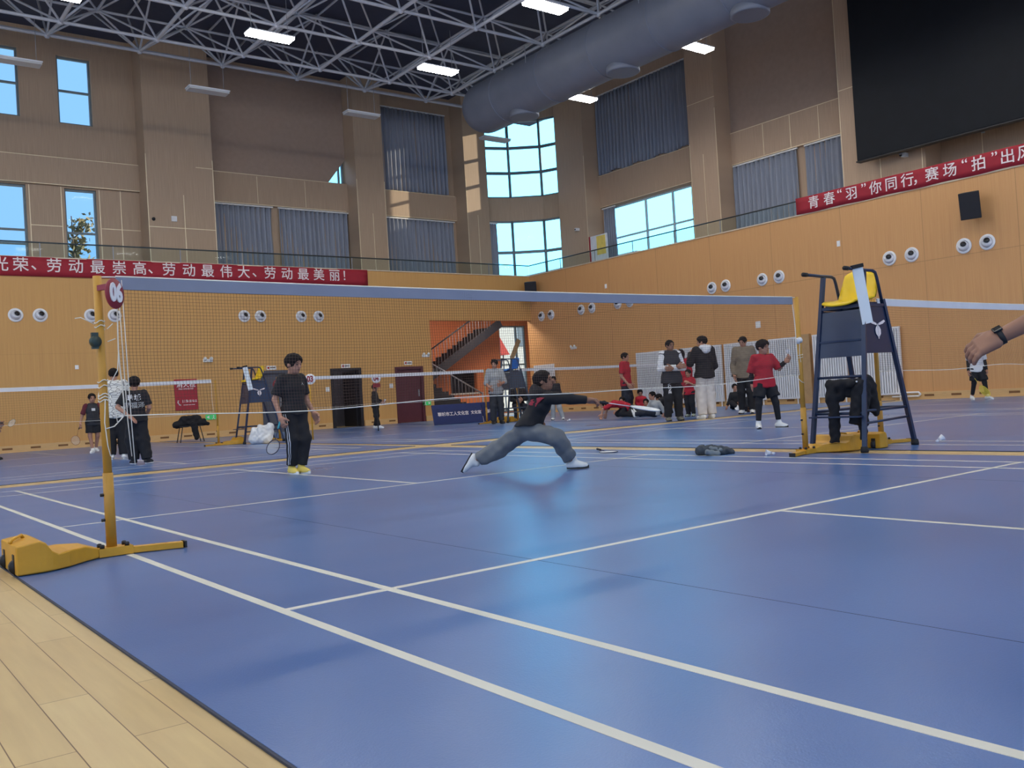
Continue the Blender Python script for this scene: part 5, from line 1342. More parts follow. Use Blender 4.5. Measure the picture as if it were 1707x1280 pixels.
def decal_lines(target, strips, m, name, off=0.004, dirv=None):
    """lays flat strips (lists of (centre, half width vector)) on a garment by pushing them to its surface"""
    me = target.data; bvh = BVHTree.FromPolygons([v.co[:] for v in me.vertices], [p.vertices[:] for p in me.polygons])
    mb = MB()
    for st in strips:
        rows = []
        for c, hw in st:
            row = []
            for q in (-1, 0, 1):
                p = Vector(np.array(c) + np.array(hw) * q)
                if dirv is not None:
                    hit = bvh.ray_cast(p, Vector(dirv)); loc, nrm = (hit[0], hit[1])
                    if loc is None: loc, nrm, _, _ = bvh.find_nearest(p)
                    loc = loc - Vector(dirv).normalized() * off
                else:
                    loc, nrm, _, _ = bvh.find_nearest(p); loc = loc + nrm * off
                row.append(loc[:])
            rows.append(row)
        mb.grid(rows)
    return mb.build(name, m, target)
def decal_text(target, body, size, c, right, up, m, dirv, name='print', bold=0.02, off=0.004, sx=1.0):
    me = text_mesh(body, size, 0.0, size * bold); r = Vector(right).normalized(); u = Vector(up).normalized(); n = r.cross(u)
    me.transform(Matrix(((r.x * sx, u.x, n.x, c[0]), (r.y * sx, u.y, n.y, c[1]), (r.z * sx, u.z, n.z, c[2]), (0, 0, 0, 1))))
    tm = target.data; bvh = BVHTree.FromPolygons([v.co[:] for v in tm.vertices], [p.vertices[:] for p in tm.polygons]); dv = Vector(dirv).normalized()
    for v in me.vertices:
        hit = bvh.ray_cast(v.co - dv * 0.4, dv)
        if hit[0] is not None: v.co = hit[0] - dv * off
    me.materials.clear(); me.materials.append(m); return link(name, me, target)
# ================================================================== rackets and shuttles
M_frameb = mat('dark blue racket frame', (26, 34, 66), 0.35); M_frameg = mat('silver racket frame', (206, 210, 216), 0.3, metal=0.3); M_framey = mat('yellow racket frame', (206, 190, 70), 0.4)
M_grip = mat('dark grip tape', (40, 40, 46), 0.8); M_gripw = mat('white grip tape', (220, 218, 210), 0.8); M_strw = mat('white racket string', (226, 226, 220), 0.5)
def racket(label, butt, tip, nrm, frame, grip=None, strm=None, L=None, head=True, sr=0.0007):
    butt = np.array(butt, float); tip = np.array(tip, float); d = tip - butt; L = np.linalg.norm(d); d /= L
    n = np.array(nrm, float); n = unit(n - d * np.dot(n, d)); x = np.cross(d, n); k = L / 0.67
    t = thing('badminton_racket', label, 'racket', butt)
    MB().tube([butt, butt + d * 0.02 * k, butt + d * 0.17 * k, butt + d * 0.19 * k], [0.015, 0.013, 0.012, 0.008], 8).build('grip', grip or M_grip, t)
    MB().tube([butt + d * 0.18 * k, butt + d * 0.40 * k], 0.0042, 6).build('shaft', frame, t)
    c = butt + d * 0.535 * k; a, b_ = 0.138 * k, 0.108
    P = [c + d * a * math.cos(q) + x * b_ * math.sin(q) * (1 - 0.10 * math.cos(q) * -1 * 0.6) for q in np.linspace(0, 2 * PI, 41)]
    MB().tube(P, 0.0055, 6, cap=False).build('head_frame', frame, t)
    mb = MB(); m = 11
    for i in range(-m, m + 1):
        q = i / (m + 1.0); w = math.sqrt(1 - q * q) * 0.98
        mb.tube([c + x * b_ * q - d * a * w, c + x * b_ * q + d * a * w], sr, 3, cap=False); mb.tube([c + d * a * q - x * b_ * w, c + d * a * q + x * b_ * w], sr, 3, cap=False)
    mb.build('string_bed', strm or M_strw, t); return t
def shuttle(label, c, axis, name='shuttlecock'):
    """c: cork centre, axis: from cork towards the feathers"""
    d = unit(axis); c = np.array(c, float); t = thing(name, label, 'shuttlecock', c)
    MB().lathe([(0.001, -0.013), (0.009, -0.010), (0.013, 0), (0.013, 0.012), (0.001, 0.0121)], c, d, n=12).build('cork', M_white, t)
    mb = MB(); a = np.array((0, 0, 1.0)) if abs(d[2]) < .9 else np.array((1.0, 0, 0)); x = unit(a - d * np.dot(a, d)); y = np.cross(d, x)
    for k in range(16):
        q = 2 * PI * k / 16; e = x * math.cos(q) + y * math.sin(q); s = np.cross(d, e)
        mb.tube([c + d * .01 + e * .011, c + d * .075 + e * .032], 0.0008, 4)
        o = c + d * 0.0; w = 0.0072
        mb.add([o + d * .035 + e * .0195 - s * .003, o + d * .035 + e * .0195 + s * .003, o + d * .06 + e * .028 + s * w, o + d * .076 + e * .0335 + s * w, o + d * .076 + e * .0335 - s * w, o + d * .06 + e * .028 - s * w], [(0, 1, 2, 3, 4, 5)])
    mb.build('feathers', M_white, t); return t

VR = unit((0.795, -0.606, 0)); VD = unit((0.606, 0.795, 0)); UPV = np.array((0, 0, 1.0))
def jpx(dep, hh, dz=0.0, **k):
    W = {n: atd(v[0], v[1], dep + (v[2] if len(v) > 2 else 0)) + np.array((0, 0, dz)) for n, v in k.items()}; W['hh'] = hh; return W

# ------------------------------------------------------------------ the lunging boy
J = jpx(9.02, 0.205, hed=(906, 635.5), nek=(908, 656), che=(899, 676), wai=(889, 697), pel=(880, 711), sR=(912, 664, -.13), sL=(905, 661, .13), eR=(948, 664.5, -.12), wR=(980, 667.5, -.08), eL=(888, 688, .22), wL=(901, 704, .10),
        hR=(888, 718, -.05), kR=(927, 729, -.16), aR=(955, 770, -.06), tR=(984, 778, -.04), hL=(872, 719, .05), kL=(829, 750, .12), aL=(790, 769, .14), tL=(764, 790, .14))
T = person('boy lunging low to the right with racket stretched out, black hoodie and grey track trousers', J, 1.38, VR, unit(VR - VD * .22 + UPV * .16), 0.008, shirt=C_black, sleeve=1.93, pants=C_grey, shoe=S_white, sole=SOLE_D, hood=C_black, hoodk=1.5, loose=1.3, curl=(50, 80),
           palms={'R': unit(-UPV - VD * .4), 'L': unit(-VR)}, shoe_dirs={'R': (VR, UPV), 'L': (-VR * .55 - UPV * .83, VR * .83 - UPV * .55)}, skin=SKIN2, cuffs=.16, waistz=.40, wide=1.15, wr=1.7, hem=float(atd(885, 709, 9.0)[2]))
c = atd(881, 668, 8.7)
M_redp = mat('red shirt print', (150, 44, 60), 0.8)
decal_lines(T['shirt'], [[(c + VR * x * .012 + UPV * (y + .25 * x * .012), (UPV * .012) * s_) for x, s_ in zip(range(-5, 6), (.3, .7, 1, 1.2, .8, 1, 1.3, .9, 1.1, .7, .3))] for y in (.03, .0, -.03)] +
            [[(c + VR * .03 + UPV * (y * .012), VR * .014) for y in range(-4, 4)]], M_redp, 'print', 0.004, VD)
rk = atd(981, 667.3, 8.94); rt_ = atd(1100, 684, 8.9)
racket('racket held out to the right by the lunging boy', rk, rt_, unit(UPV - VD * .12), M_frameg, M_grip, sr=.0012)

# ------------------------------------------------------------------ boy in black with striped trousers
b0 = ground(496, 10.65); b0[2] = FZ; yw = yaw_of(b0, 38)
J = pose(b0, yw, 1.385, 1.0, aR=(.028, -.035, .048), kR=(.052, .03, .285), tR=(.055, .09, 0), aL=(-.02, .03, .048), kL=(-.05, .06, .285), tL=(-.02, .13, 0), hed=(.0, .03, .915), eL=(-.155, -.03, .63), wL=(-.185, .03, .495), eR=(.15, -.05, .63), wR=(.15, .015, .475))
F2 = unit((-math.sin(yw), math.cos(yw), 0)); 
T = person('boy in black T-shirt and black trousers with white side stripes, racket lowered', J, 1.385, F2, unit(F2 * .8 + VR * .45 - UPV * .16), 0.009, shirt=C_black, sleeve=.8, pants=C_black, shoe=S_yel, sole=SOLE_W, hairstyle='thick', loose=1.3, curl=(40, 75), waistz=.50, wide=.92, cuffs=.10, bulk=1.0)
rr_ = unit(np.cross(F2, UPV))
for q in (-.018, .018):
    pts = [J['hR'] * (1 - s_) + J['kR'] * s_ + rr_ * .115 + F2 * (.045) + F2 * q for s_ in np.linspace(0.05, 1, 9)] + [J['kR'] * (1 - s_) + J['aR'] * s_ + rr_ * .09 + F2 * .045 + F2 * q for s_ in np.linspace(0.1, .9, 8)]
    decal_lines(T['pants'], [[(p_, F2 * .007) for p_ in pts]], C_white, 'side_stripe', .004, None)
decal_text(T['shirt'], 'A', .05, J['che'] + F2 * .2 - rr_ * .07 + UPV * .05, -rr_ * -1.0 if False else np.cross(UPV, F2), UPV, C_lgrey, -F2, 'print')
wr = J['wR'] - UPV * .07; racket('racket hanging from the right hand of the boy in black with striped trousers', wr + UPV * .06, atd(452, 757, 10.35), unit(VD * .8 + VR * .6), M_frameb, mat('teal grip', (60, 150, 160), .7))

# ------------------------------------------------------------------ people at the left courts
M_scr = bpy.data.materials.new('white cloth with grey scribble print'); M_scr.use_nodes = True
t_ = M_scr.node_tree; b_ = t_.nodes['Principled BSDF']; b_.inputs['Roughness'].default_value = .85
co = t_.nodes.new('ShaderNodeTexCoord'); mp = t_.nodes.new('ShaderNodeMapping'); mp.inputs['Scale'].default_value = (9, 9, 20)
vo = t_.nodes.new('ShaderNodeTexVoronoi'); vo.feature = 'DISTANCE_TO_EDGE'; vo.inputs['Scale'].default_value = 1.0
cr = t_.nodes.new('ShaderNodeValToRGB'); cr.color_ramp.elements[0].position = .03; cr.color_ramp.elements[1].position = .09
cr.color_ramp.elements[0].color = srgb((140, 138, 134)) + (1,); cr.color_ramp.elements[1].color = srgb((222, 220, 212)) + (1,)
t_.links.new(co.outputs['Object'], mp.inputs[0]); t_.links.new(mp.outputs[0], vo.inputs['Vector']); t_.links.new(vo.outputs[0], cr.inputs[0]); t_.links.new(cr.outputs[0], b_.inputs['Base Color'])
def stand(label, u, dep, H, phi, look=None, kid=0.0, over={}, **kw):
    b = ground(u, dep); b[2] = FZ; yw = yaw_of(b, phi); J = pose(b, yw, H, kid, **over); F = np.array((-math.sin(yw), math.cos(yw), 0))
    if look is None: lk = F
    else:
        a = yaw_of(b, look[0]); lk = unit(np.array((-math.sin(a), math.cos(a), look[1])))
    return person(label, J, H, F, lk, **kw), J, F
T, J, F = stand('tall person seen from behind in a white patterned shirt and black trousers', 197, 17.43, 1.73, 178, None, 0, dict(eL=(-.14, .02, .64), wL=(-.10, .12, .58), eR=(.14, .02, .64), wR=(.1, .12, .58)), cell=.012, shirt=M_scr, sleeve=.8, pants=C_black, wide=1.15, shoe=S_white, sole=SOLE_W, loose=1.5, waistz=.46)
T, J, F = stand('boy seen from behind in a black T-shirt with white lettering, hand on his back', 231, 15.17, 1.44, 172, None, .8, dict(eL=(-.185, -.035, .66), wL=(-.05, -.095, .545), eR=(.15, .0, .64), wR=(.12, .1, .60), aR=(.10, -.01, .048), tR=(.14, .08, 0), aL=(-.05, .03, .048), tL=(-.10, .12, 0)), cell=.010, shirt=C_black, sleeve=.8, pants=C_black, wide=1.2, shoe=S_black, sole=SOLE_W, loose=1.7, waistz=.49, hairstyle='thick', palms={'L': (0, 0, -1.0)}, curl=(25, 30))
bk = -F; rb = np.cross(UPV, bk)
decal_text(T['shirt'], '聊城', .105, J['che'] + bk * .2 + UPV * .055, rb, UPV, C_white, F, 'print', .03); decal_text(T['shirt'], '陆福泽', .105, J['che'] + bk * .2 - UPV * .07, rb, UPV, C_lgrey, F, 'print', .02)
T, J, F = stand('boy in black and grey top and black shorts at the left wall with a racket', 158, 21.6, 1.40, 12, None, 1, dict(eR=(.16, -.02, .64), wR=(.20, .02, .51), aL=(-.05, -.12, .07), tL=(-.06, -.02, .02), kL=(-.06, -.01, .285), aR=(.03, .02, .048)), cell=.012, shirt=C_char, sleeve=.9, sleeve_m=C_mar, pants=C_black, pleg=.75, shoe=S_white, sole=SOLE_W, curl=(30, 75))
racket('racket hanging down beside the boy in black shorts at the left wall', J['wR'], atd(124, 741, 21.5), unit(VD), mat('orange brown racket frame', (170, 110, 70), .5), sr=.0008)
c = J['che']; decal_lines(T['shirt'], [[(c + F * .2 + UPV * .02 + np.cross(UPV, F) * x * .02, UPV * .03) for x in (-2, -1, 0, 1, 2)]], C_white, 'print', .004, -F)
T, J, F = stand('person in a light jacket holding a racket at the left edge of the photo', -9, 20.8, 1.50, 80, None, .5, dict(eR=(.15, .02, .64), wR=(.10, .10, .56)), cell=.014, jacket=C_lgrey, jsleeve=2, shirt=C_white, pants=C_black, shoe=S_black, curl=(35, 75))
racket('racket held at waist height at the left edge of the photo', J['wR'], atd(25, 705, 20.7), unit(UPV * .8 - VD), mat('brown racket frame', (150, 130, 90), .5), sr=.0009)
T, J, F = stand('small boy in black by the open doorway holding out a shuttlecock', 628, 28.3, 1.36, 75, (60, -.15), 1, dict(eR=(.13, .04, .62), wR=(.11, .17, .57), eL=(-.13, .03, .64), wL=(-.10, .15, .60), aR=(.07, .08, .048), tR=(.08, .19, 0), aL=(-.06, -.05, .048), tL=(-.07, .06, 0)), cell=.013, shirt=C_black, sleeve=1.9, pants=C_black, shoe=S_white, sole=SOLE_W, cap=None, curl=(60, 60))
shuttle('shuttlecock in the hand of the small boy by the doors', J['wR'] + F * .10 + UPV * .03, UPV + F * .4)

# ------------------------------------------------------------------ the far corner
T, J, F = stand('man in a light grey shirt and dark trousers standing before the blue-seated chair', 830, 25.2, 1.76, 15, (-20, -.05), 0, dict(eR=(.15, 0, .64), wR=(.13, .12, .57), eL=(-.14, .03, .65), wL=(-.05, .14, .62)), cell=.014, shirt=C_lgrey, sleeve=1.0, pants=C_char, shoe=S_black, sole=SOLE_D, loose=1.3, hairstyle='thick')
b = ground(866, 28.2); f_ = unit((-.5, -.86, 0)); r_ = np.cross(f_, UPV)
def seated(b, f, H, seat=.44, arms=0.0):
    r = np.cross(f, UPV); B = np.array(b, float); B[2] = FZ
    def q(x, y, z): return B + r * x * H + f * y * H + UPV * z
    s = seat + .06; hh = .135 * H
    return dict(pel=q(0, 0, s + .03 * H), wai=q(0, .01, s + .11 * H), che=q(0, .03, s + .22 * H), nek=q(0, .05, s + .325 * H), hed=q(0, .085, s + .40 * H), sR=q(.108, .04, s + .295 * H), sL=q(-.108, .04, s + .295 * H), eR=q(.14, .05, s + .13 * H), eL=q(-.14, .05, s + .13 * H), wR=q(.05, .17, s + .10 * H), wL=q(-.05, .17, s + .12 * H),
                hR=q(.055, 0, s), hL=q(-.055, 0, s), kR=q(.09, .24, s - .01), kL=q(-.09, .24, s - .01), aR=q(.08, .22, .05 * H), aL=q(-.08, .22, .05 * H), tR=q(.1, .34, 0), tL=q(-.1, .34, 0), hh=hh)
J = seated(b, f_, 1.6, .36); person('person in black sitting on a stool against the bright corner door', J, 1.6, f_, unit(f_ - UPV * .2), cell=.015, shirt=C_black, sleeve=1.95, jacket=C_black, jsleeve=2, pants=C_dblue, shoe=S_black)
st_ = thing('stool', 'small stool under the seated person in black by the corner door', 'stool', b)
MB().lathe([(.001, 0), (.17, 0), (.17, .03), (.001, .031)], (b[0], b[1], .345), n=16).build('seat', M_blk, st_)
for a in range(4): MB().tube([(b[0] + .12 * math.cos(a * PI / 2 + .7), b[1] + .12 * math.sin(a * PI / 2 + .7), .345), (b[0] + .17 * math.cos(a * PI / 2 + .7), b[1] + .17 * math.sin(a * PI / 2 + .7), FZ)], .012, 6).build('leg', M_blk, st_)
T, J, F = stand('child in dark top and grey trousers half hidden behind the lunging boy', 927, 25.6, 1.22, -15, None, 1, dict(aL=(-.16, -.03, .048), tL=(-.2, .08, 0), kL=(-.1, .02, .285)), cell=.013, shirt=C_black, sleeve=1.9, pants=C_lgrey, wide=1.2, shoe=S_white)
T, J, F = stand('boy in a red T-shirt and dark trousers standing sideways at the wall radiators', 1047, 25.35, 1.75, 68, None, .2, dict(eR=(.13, -.02, .63), wR=(.13, .09, .49)), cell=.013, shirt=C_red, sleeve=.8, pants=C_dblue, wide=1.35, loose=1.6, shoe=S_black)
T, J, F = stand('man in a black vest and white sleeves with crossed arms and black track trousers', 1124, 19.72, 1.74, 22, (35, .05), 0, dict(eR=(.155, .02, .645), wR=(-.045, .125, .665), eL=(-.155, .02, .645), wL=(.05, .14, .645), aR=(.075, -.01, .048), aL=(-.075, -.01, .048)), cell=.011, shirt=C_white, sleeve=1.9, vest=C_char, pants=C_black, wide=1.15, loose=1.3, shoe=mat('khaki shoe', (120, 116, 100), .6), sole=SOLE_D, skin=SKIN2, bulk=1.1, curl=(45, 45))
decal_text(T['pants'], 'AONE', .09, J['hR'] * .55 + J['kR'] * .45 + F * .12 + np.cross(F, UPV) * .01, -UPV, np.cross(UPV, F) * 1.0, C_white, -F, 'print')
T, J, F = stand('person with long dark hair in a red top behind the man in the black vest', 1141, 22.6, 1.64, 200, None, 0, {}, cell=.014, shirt=C_red, sleeve=1.9, pants=C_black, shoe=S_black, hairstyle='long')
T, J, F = stand('child in a red shirt between the man in the vest and the cream trousers', 1152, 21.8, 1.12, -30, None, 1, dict(eL=(-.16, .05, .66), wL=(-.06, .12, .72)), cell=.013, shirt=C_red, sleeve=.9, pants=C_black, shoe=S_grey)
T, J, F = stand('person seen from behind in a black jacket with white hood and cream trousers', 1179, 19.95, 1.79, -148, (-100, 0), 0, dict(eL=(-.16, .05, .68), wL=(-.08, .15, .80), eR=(.15, .01, .64), wR=(.11, .12, .56)), cell=.011, jacket=C_black, jsleeve=2, hood=C_white, shirt=C_cream, pants=C_cream, wide=1.3, loose=1.6, shoe=S_white, sole=SOLE_W, waistz=.50, hairstyle='thick')
T, J, F = stand('person in an olive jacket and black trousers looking down by the radiators', 1246, 21.4, 1.80, -12, (-25, -.25), 0, dict(eR=(.145, -.02, .63), wR=(.12, .07, .50)), cell=.012, jacket=C_olive, jsleeve=2, shirt=C_cream, pants=C_black, shoe=S_white, hairstyle='fringe', loose=1.3)
T, J, F = stand('boy in a red T-shirt, black shorts and leggings holding out a shuttlecock', 1279, 14.45, 1.385, 28, (62, 0), .9, dict(aR=(.115, .02, .048), tR=(.15, .11, 0), kR=(.10, .03, .285), aL=(-.135, .03, .048), tL=(-.19, .11, 0), kL=(-.105, .04, .285), eL=(-.185, .02, .665), wL=(-.235, .09, .745), eR=(.14, -.05, .63), wR=(.12, -.06, .50)), cell=.009, shirt=C_red, sleeve=.95, pants=C_black, pleg=.7, leggings=C_black, socks=C_white, shoe=S_white, sole=SOLE_D, loose=1.9, hairstyle='thick', curl=(70, 40), waistz=.47)
s = SDF()
for q in 'LR': s.cone(J['e' + q] + (J['s' + q] - J['e' + q]) * .1, J['e' + q] + (J['w' + q] - J['e' + q]) * .9, .030 * 1.385, .024 * 1.385, .01, 'ab')
np_mesh('arm_sleeves', [s.mesh(.009)], C_black, T['root'])
shuttle('shuttlecock in the raised hand of the boy in the red T-shirt', J['wL'] + UPV * .105 + VR * .02, UPV + VR * .2)
T, J, F = stand('boy in a white T-shirt over black sleeves and black shorts at the right wall', 1632, 21.4, 1.40, 12, None, 1, dict(aL=(-.12, .06, .048), tL=(-.18, .14, 0), aR=(.09, -.06, .048), kL=(-.09, .05, .285)), cell=.011, shirt=C_white, sleeve=.8, pants=C_black, pleg=.85, leggings=C_black, shoe=S_white, sole=SOLE_W, loose=1.5, curl=(60, 60))
s = SDF()
for q in 'LR': s.cone(J['e' + q] + (J['s' + q] - J['e' + q]) * .3, J['w' + q], .031 * 1.4, .024 * 1.4, .01, 'ab')
np_mesh('arm_sleeves', [s.mesh(.011)], C_black, T['root'])
racket('yellow racket in front of the legs of the boy in the white T-shirt', J['wR'] + F * .05, atd(1648, 660, 21.0), unit(-VD + VR * .3), M_framey, M_grip, M_framey, sr=.002)

# ------------------------------------------------------------------ children on the floor
def floorkid(label, dep, H, look, f, J, **kw): return person(label, J, H, f, look, cell=.013, **kw)
hb = .2
J = jpx(23.3, hb, 0.03, hed=(1006, 677), nek=(1015, 676), che=(1024, 675), wai=(1035, 676), pel=(1043, 679), sR=(1018, 677, -.12), sL=(1018, 675, .12), eR=(1005, 684, -.15), wR=(1003, 693, -.15), eL=(1012, 684, .15), wL=(1010, 692, .15), hR=(1043, 681, -.06), kR=(1036, 692, -.08), aR=(1060, 693.5, -.08), tR=(1068, 694, -.08), hL=(1043, 680, .06), kL=(1030, 692, .1), aL=(1055, 693, .1), tL=(1062, 694, .1))
floorkid('child in a red shirt crawling on hands and knees by the wall', 23, 1.3, unit(-VR - VD * .3 - UPV * .2), -VR, J, shirt=C_red, sleeve=.9, pants=C_black, shoe_dirs={'L': (VR, -UPV + VR * .01), 'R': (VR, -UPV)})
J = jpx(24.5, hb, 0.05, hed=(1037, 671), nek=(1043, 678), che=(1050, 682), wai=(1060, 685), pel=(1070, 688), sR=(1044, 681, -.12), sL=(1044, 680, .12), eR=(1038, 688, -.16), wR=(1030, 690, -.16), eL=(1040, 688, .16), wL=(1033, 690, .16), hR=(1070, 689, -.06), kR=(1088, 690, -.06), aR=(1108, 690.5, -.06), tR=(1114, 691, -.06), hL=(1070, 689, .06), kL=(1088, 690, .08), aL=(1106, 690, .08), tL=(1112, 691, .08))
floorkid('child in black lying propped on elbows behind the crawling child', 24.6, 1.3, unit(-VR * .5 - VD), -VR, J, shirt=C_black, sleeve=1.9, pants=C_black, shoe_dirs={'L': (VR, -UPV), 'R': (VR, -UPV)})
J = jpx(23.9, hb, 0.06, hed=(1077, 675), nek=(1080, 682), che=(1084, 686), wai=(1077, 689), pel=(1070, 691), sR=(1084, 684, -.12), sL=(1080, 684, .12), eR=(1086, 690, -.15), wR=(1078, 692, -.18), eL=(1076, 689, .14), wL=(1070, 691, .14), hR=(1068, 691, -.06), kR=(1056, 688, -.06), aR=(1046, 691.5, -.06), tR=(1038, 692, -.06), hL=(1068, 690, .06), kL=(1057, 687, .08), aL=(1048, 690, .08), tL=(1040, 691, .08))
floorkid('child in dark clothes lying low beside the racket head of the lunging boy', 23.4, 1.25, unit(-VD - VR * .3), -VR, J, shirt=C_dblue, sleeve=1.9, pants=C_char, shoe_dirs={'L': (-VR, UPV), 'R': (-VR, UPV)})
J = jpx(22.2, hb, 0.03, hed=(1087, 662), nek=(1089, 670), che=(1092, 677), wai=(1093, 684), pel=(1093, 690), sR=(1098, 673, -.1), sL=(1085, 673, .1), eR=(1104, 682, -.12), wR=(1107, 691, -.12), eL=(1081, 681, .1), wL=(1077, 687, .0), hR=(1090, 691, -.07), kR=(1075, 690, -.12), aR=(1058, 692.5, -.1), tR=(1052, 690, -.1), hL=(1092, 690, .07), kL=(1077, 688, .12), aL=(1061, 691, .1), tL=(1055, 688, .1))
floorkid('child in a grey shirt sitting on the floor leaning on one arm', 22.8, 1.3, unit(-VR - VD * .5), -VR, J, shirt=C_lgrey, sleeve=1.9, pants=C_dblue, shoe_dirs={'L': (UPV - VR * .3, VR), 'R': (UPV - VR * .3, VR)})
J = jpx(24.2, hb, hed=(1098, 663), nek=(1103, 664), che=(1107, 669), wai=(1110, 676), pel=(1112, 684), sR=(1102, 668, -.15), sL=(1104, 668, .15), eR=(1098, 678, -.17), wR=(1094, 685, -.15), eL=(1100, 678, .17), wL=(1096, 685, .15), hR=(1112, 685, -.08), kR=(1101, 681, -.1), aR=(1107, 691, -.1), tR=(1099, 692, -.1), hL=(1112, 685, .08), kL=(1102, 681, .1), aL=(1108, 690.5, .1), tL=(1100, 691, .1))
floorkid('child in a bulky black coat crouching behind the child in grey', 24.2, 1.35, unit(-VR - UPV * .3), -VR, J, shirt=C_black, jacket=C_black, jsleeve=2, pants=C_black, bulk=1.25)
J = jpx(25.4, hb, hed=(1067, 655), nek=(1068, 661), che=(1069, 666), wai=(1070, 674), pel=(1070, 681), sR=(1062, 664), sL=(1075, 664), eR=(1061, 672), wR=(1064, 678, -.1), eL=(1077, 672), wL=(1074, 678, -.1), hR=(1067, 682), kR=(1062, 680, -.3), aR=(1064, 688, -.2), tR=(1063, 689, -.35), hL=(1073, 682), kL=(1077, 680, -.3), aL=(1076, 688, -.2), tL=(1077, 689, -.35))
floorkid('child in a red top crouching behind the children on the floor', 25.4, 1.25, unit(-VD - UPV * .3), -VD, J, shirt=C_red, sleeve=1.9, pants=C_black)
J = jpx(25.3, hb, hed=(1225, 646), nek=(1225, 654), che=(1226, 661), wai=(1227, 669), pel=(1227, 676), sR=(1219, 657), sL=(1233, 657), eR=(1216, 667), wR=(1212, 677), eL=(1236, 667), wL=(1232, 673, -.15), hR=(1223, 677), kR=(1220, 672, -.3), aR=(1229, 679, -.42), tR=(1236, 681, -.42), hL=(1231, 677), kL=(1239, 672, -.3), aL=(1233, 680, -.4), tL=(1227, 681, -.45))
floorkid('boy in black sitting cross-legged on the floor against the radiators', 25.3, 1.35, unit(-VD), -VD, J, shirt=C_black, sleeve=1.9, pants=C_black, curl=(30, 10))
J = jpx(22.6, hb, hed=(1253, 657), nek=(1251, 663), che=(1249, 668), wai=(1248, 675), pel=(1248, 681), sR=(1242, 666), sL=(1257, 667), eR=(1241, 675), wR=(1245, 681, -.1), eL=(1258, 675), wL=(1254, 681, -.1), hR=(1244, 682), kR=(1240, 678, -.3), aR=(1242, 686, -.25), tR=(1240, 687.5, -.4), hL=(1252, 682), kL=(1257, 678, -.3), aL=(1255, 686, -.25), tL=(1257, 687.5, -.4))
floorkid('child in black crouching in front of the person in the olive jacket', 22.6, 1.3, unit(-VD - UPV * .4), -VD, J, shirt=C_char, sleeve=1.9, pants=C_black, shoe=S_white)

# ------------------------------------------------------------------ the person reaching in from the right
b = ground(1842, 4.05); b[2] = 0.0
J = dict(pose(b, yaw_of(b, -90), 1.76, 0.0)); F = -VR
d_ = 4.0
J.update(sL=atd(1822, 372, 3.85), eL=atd(1754, 517, 3.88), wL=atd(1663, 563, 3.95))
T = person('person at the right edge reaching a bare arm with a dark wristwatch into view', J, 1.76, F, F, .0085, shirt=C_white, sleeve=.55, pants=C_black, shoe=S_white, skin=SKIN2, curl=(44, 40), spread=2.2, handk=.87, palms={'L': unit(VD * .6 - UPV * .75 + VR * .2)})
a_, e_ = J['wL'], J['eL']; dd = unit(e_ - a_); c = a_ + dd * .012
wt = MB(); wt.lathe([(.035, -.011), (.0375, -.011), (.0375, .011), (.035, .011)], c, dd, n=24); wt_o = wt.build('watch_strap', mat('black watch strap', (22, 22, 24), .6), T['root'])
o_ = unit(UPV - VD * .5 - dd * np.dot(UPV - VD * .5, dd)); bevel(MB().obox(c + o_ * .039, dd, np.cross(o_, dd), o_, .019, .018, .006).build('watch_case', mat('black watch case', (14, 14, 18), .2), wt_o), .004)
# ================================================================== loose things
sh = ground(1284, 9.15)
shuttle('shuttlecock lying on the floor left of the right net post', ground(1290, 9.2) + np.array((0, 0, FZ + .018)), -VR + UPV * .12)
shuttle('shuttlecock standing tipped on the floor right of the tall chair', ground(1562, 9.55) + np.array((0, 0, FZ + .016)), VR * .8 + UPV * .45)
shuttle('shuttlecock on the far floor right of the boy in black', ground(514, 23.0) + np.array((0, 0, FZ + .016)), VR + UPV * .2)
p = ground(946, 24.0); shuttle('shuttlecock on the floor behind the lunging boy', p + np.array((0, 0, FZ + .016)), VR + UPV * .2)
a, c = ground(996, 11.5), ground(1019, 10.85); d = unit(c - a)
racket('racket lying on the blue floor right of the lunging boy', a + np.array((0, 0, FZ + .022)), a + d * .66 + np.array((0, 0, FZ + .012)), UPV, M_frameb, M_grip)

def blob(name, label, cat, loc, s, h, m, noise, nf, part='cloth'):
    t = thing(name, label, cat, loc); o = np_mesh(part, [s.mesh(h, noise, nf)], m, t); return t, o
M_jk = mat('dark grey green jacket cloth', (58, 66, 74), .85, var=.2, scale=14, bump=.3); M_jkl = mat('grey jacket lining', (120, 130, 136), .85, var=.1)
def g(u, dep, z): q = ground(u, dep); q[2] = z; return q
s = SDF(); D0 = 9.75
s.cone(g(1170, D0, .06), g(1178, D0 - .05, .05), .062, .05, .03); s.cone(g(1178, D0 - .05, .05), g(1198, D0 - .1, .045), .05, .045, .03); s.cone(g(1195, D0, .05), g(1214, D0 - .03, .04), .055, .04, .03); s.cone(g(1166, D0 + .1, .045), g(1186, D0 + .15, .05), .05, .05, .03); s.cone(g(1186, D0 + .12, .05), g(1214, D0 + .1, .035), .05, .035, .03); s.cone(g(1203, D0 - .1, .035), g(1220, D0 - .03, .03), .035, .03, .02)
s.cut((0, 0, FZ + .002), (0, 0, 1)); s.p[-1] = ('h', np.array((0, 0, FZ + .002)), np.array((0, 0, 1.0)), 0, 0, 0, None, True)
t, o = blob('jacket', 'crumpled dark grey jacket lying on the floor left of the tall chair', 'jacket', ground(1190, D0), s, .007, M_jk, .008, 45)
sl = SDF(); sl.cone(g(1180, D0 - .16, .05), g(1197, D0 - .17, .03), .03, .028, .02); sl.cone(g(1186, D0 - .1, .085), g(1202, D0 - .12, .06), .02, .02, .02)
np_mesh('lining_fold', [sl.mesh(.006, .004, 60)], M_jkl, t)

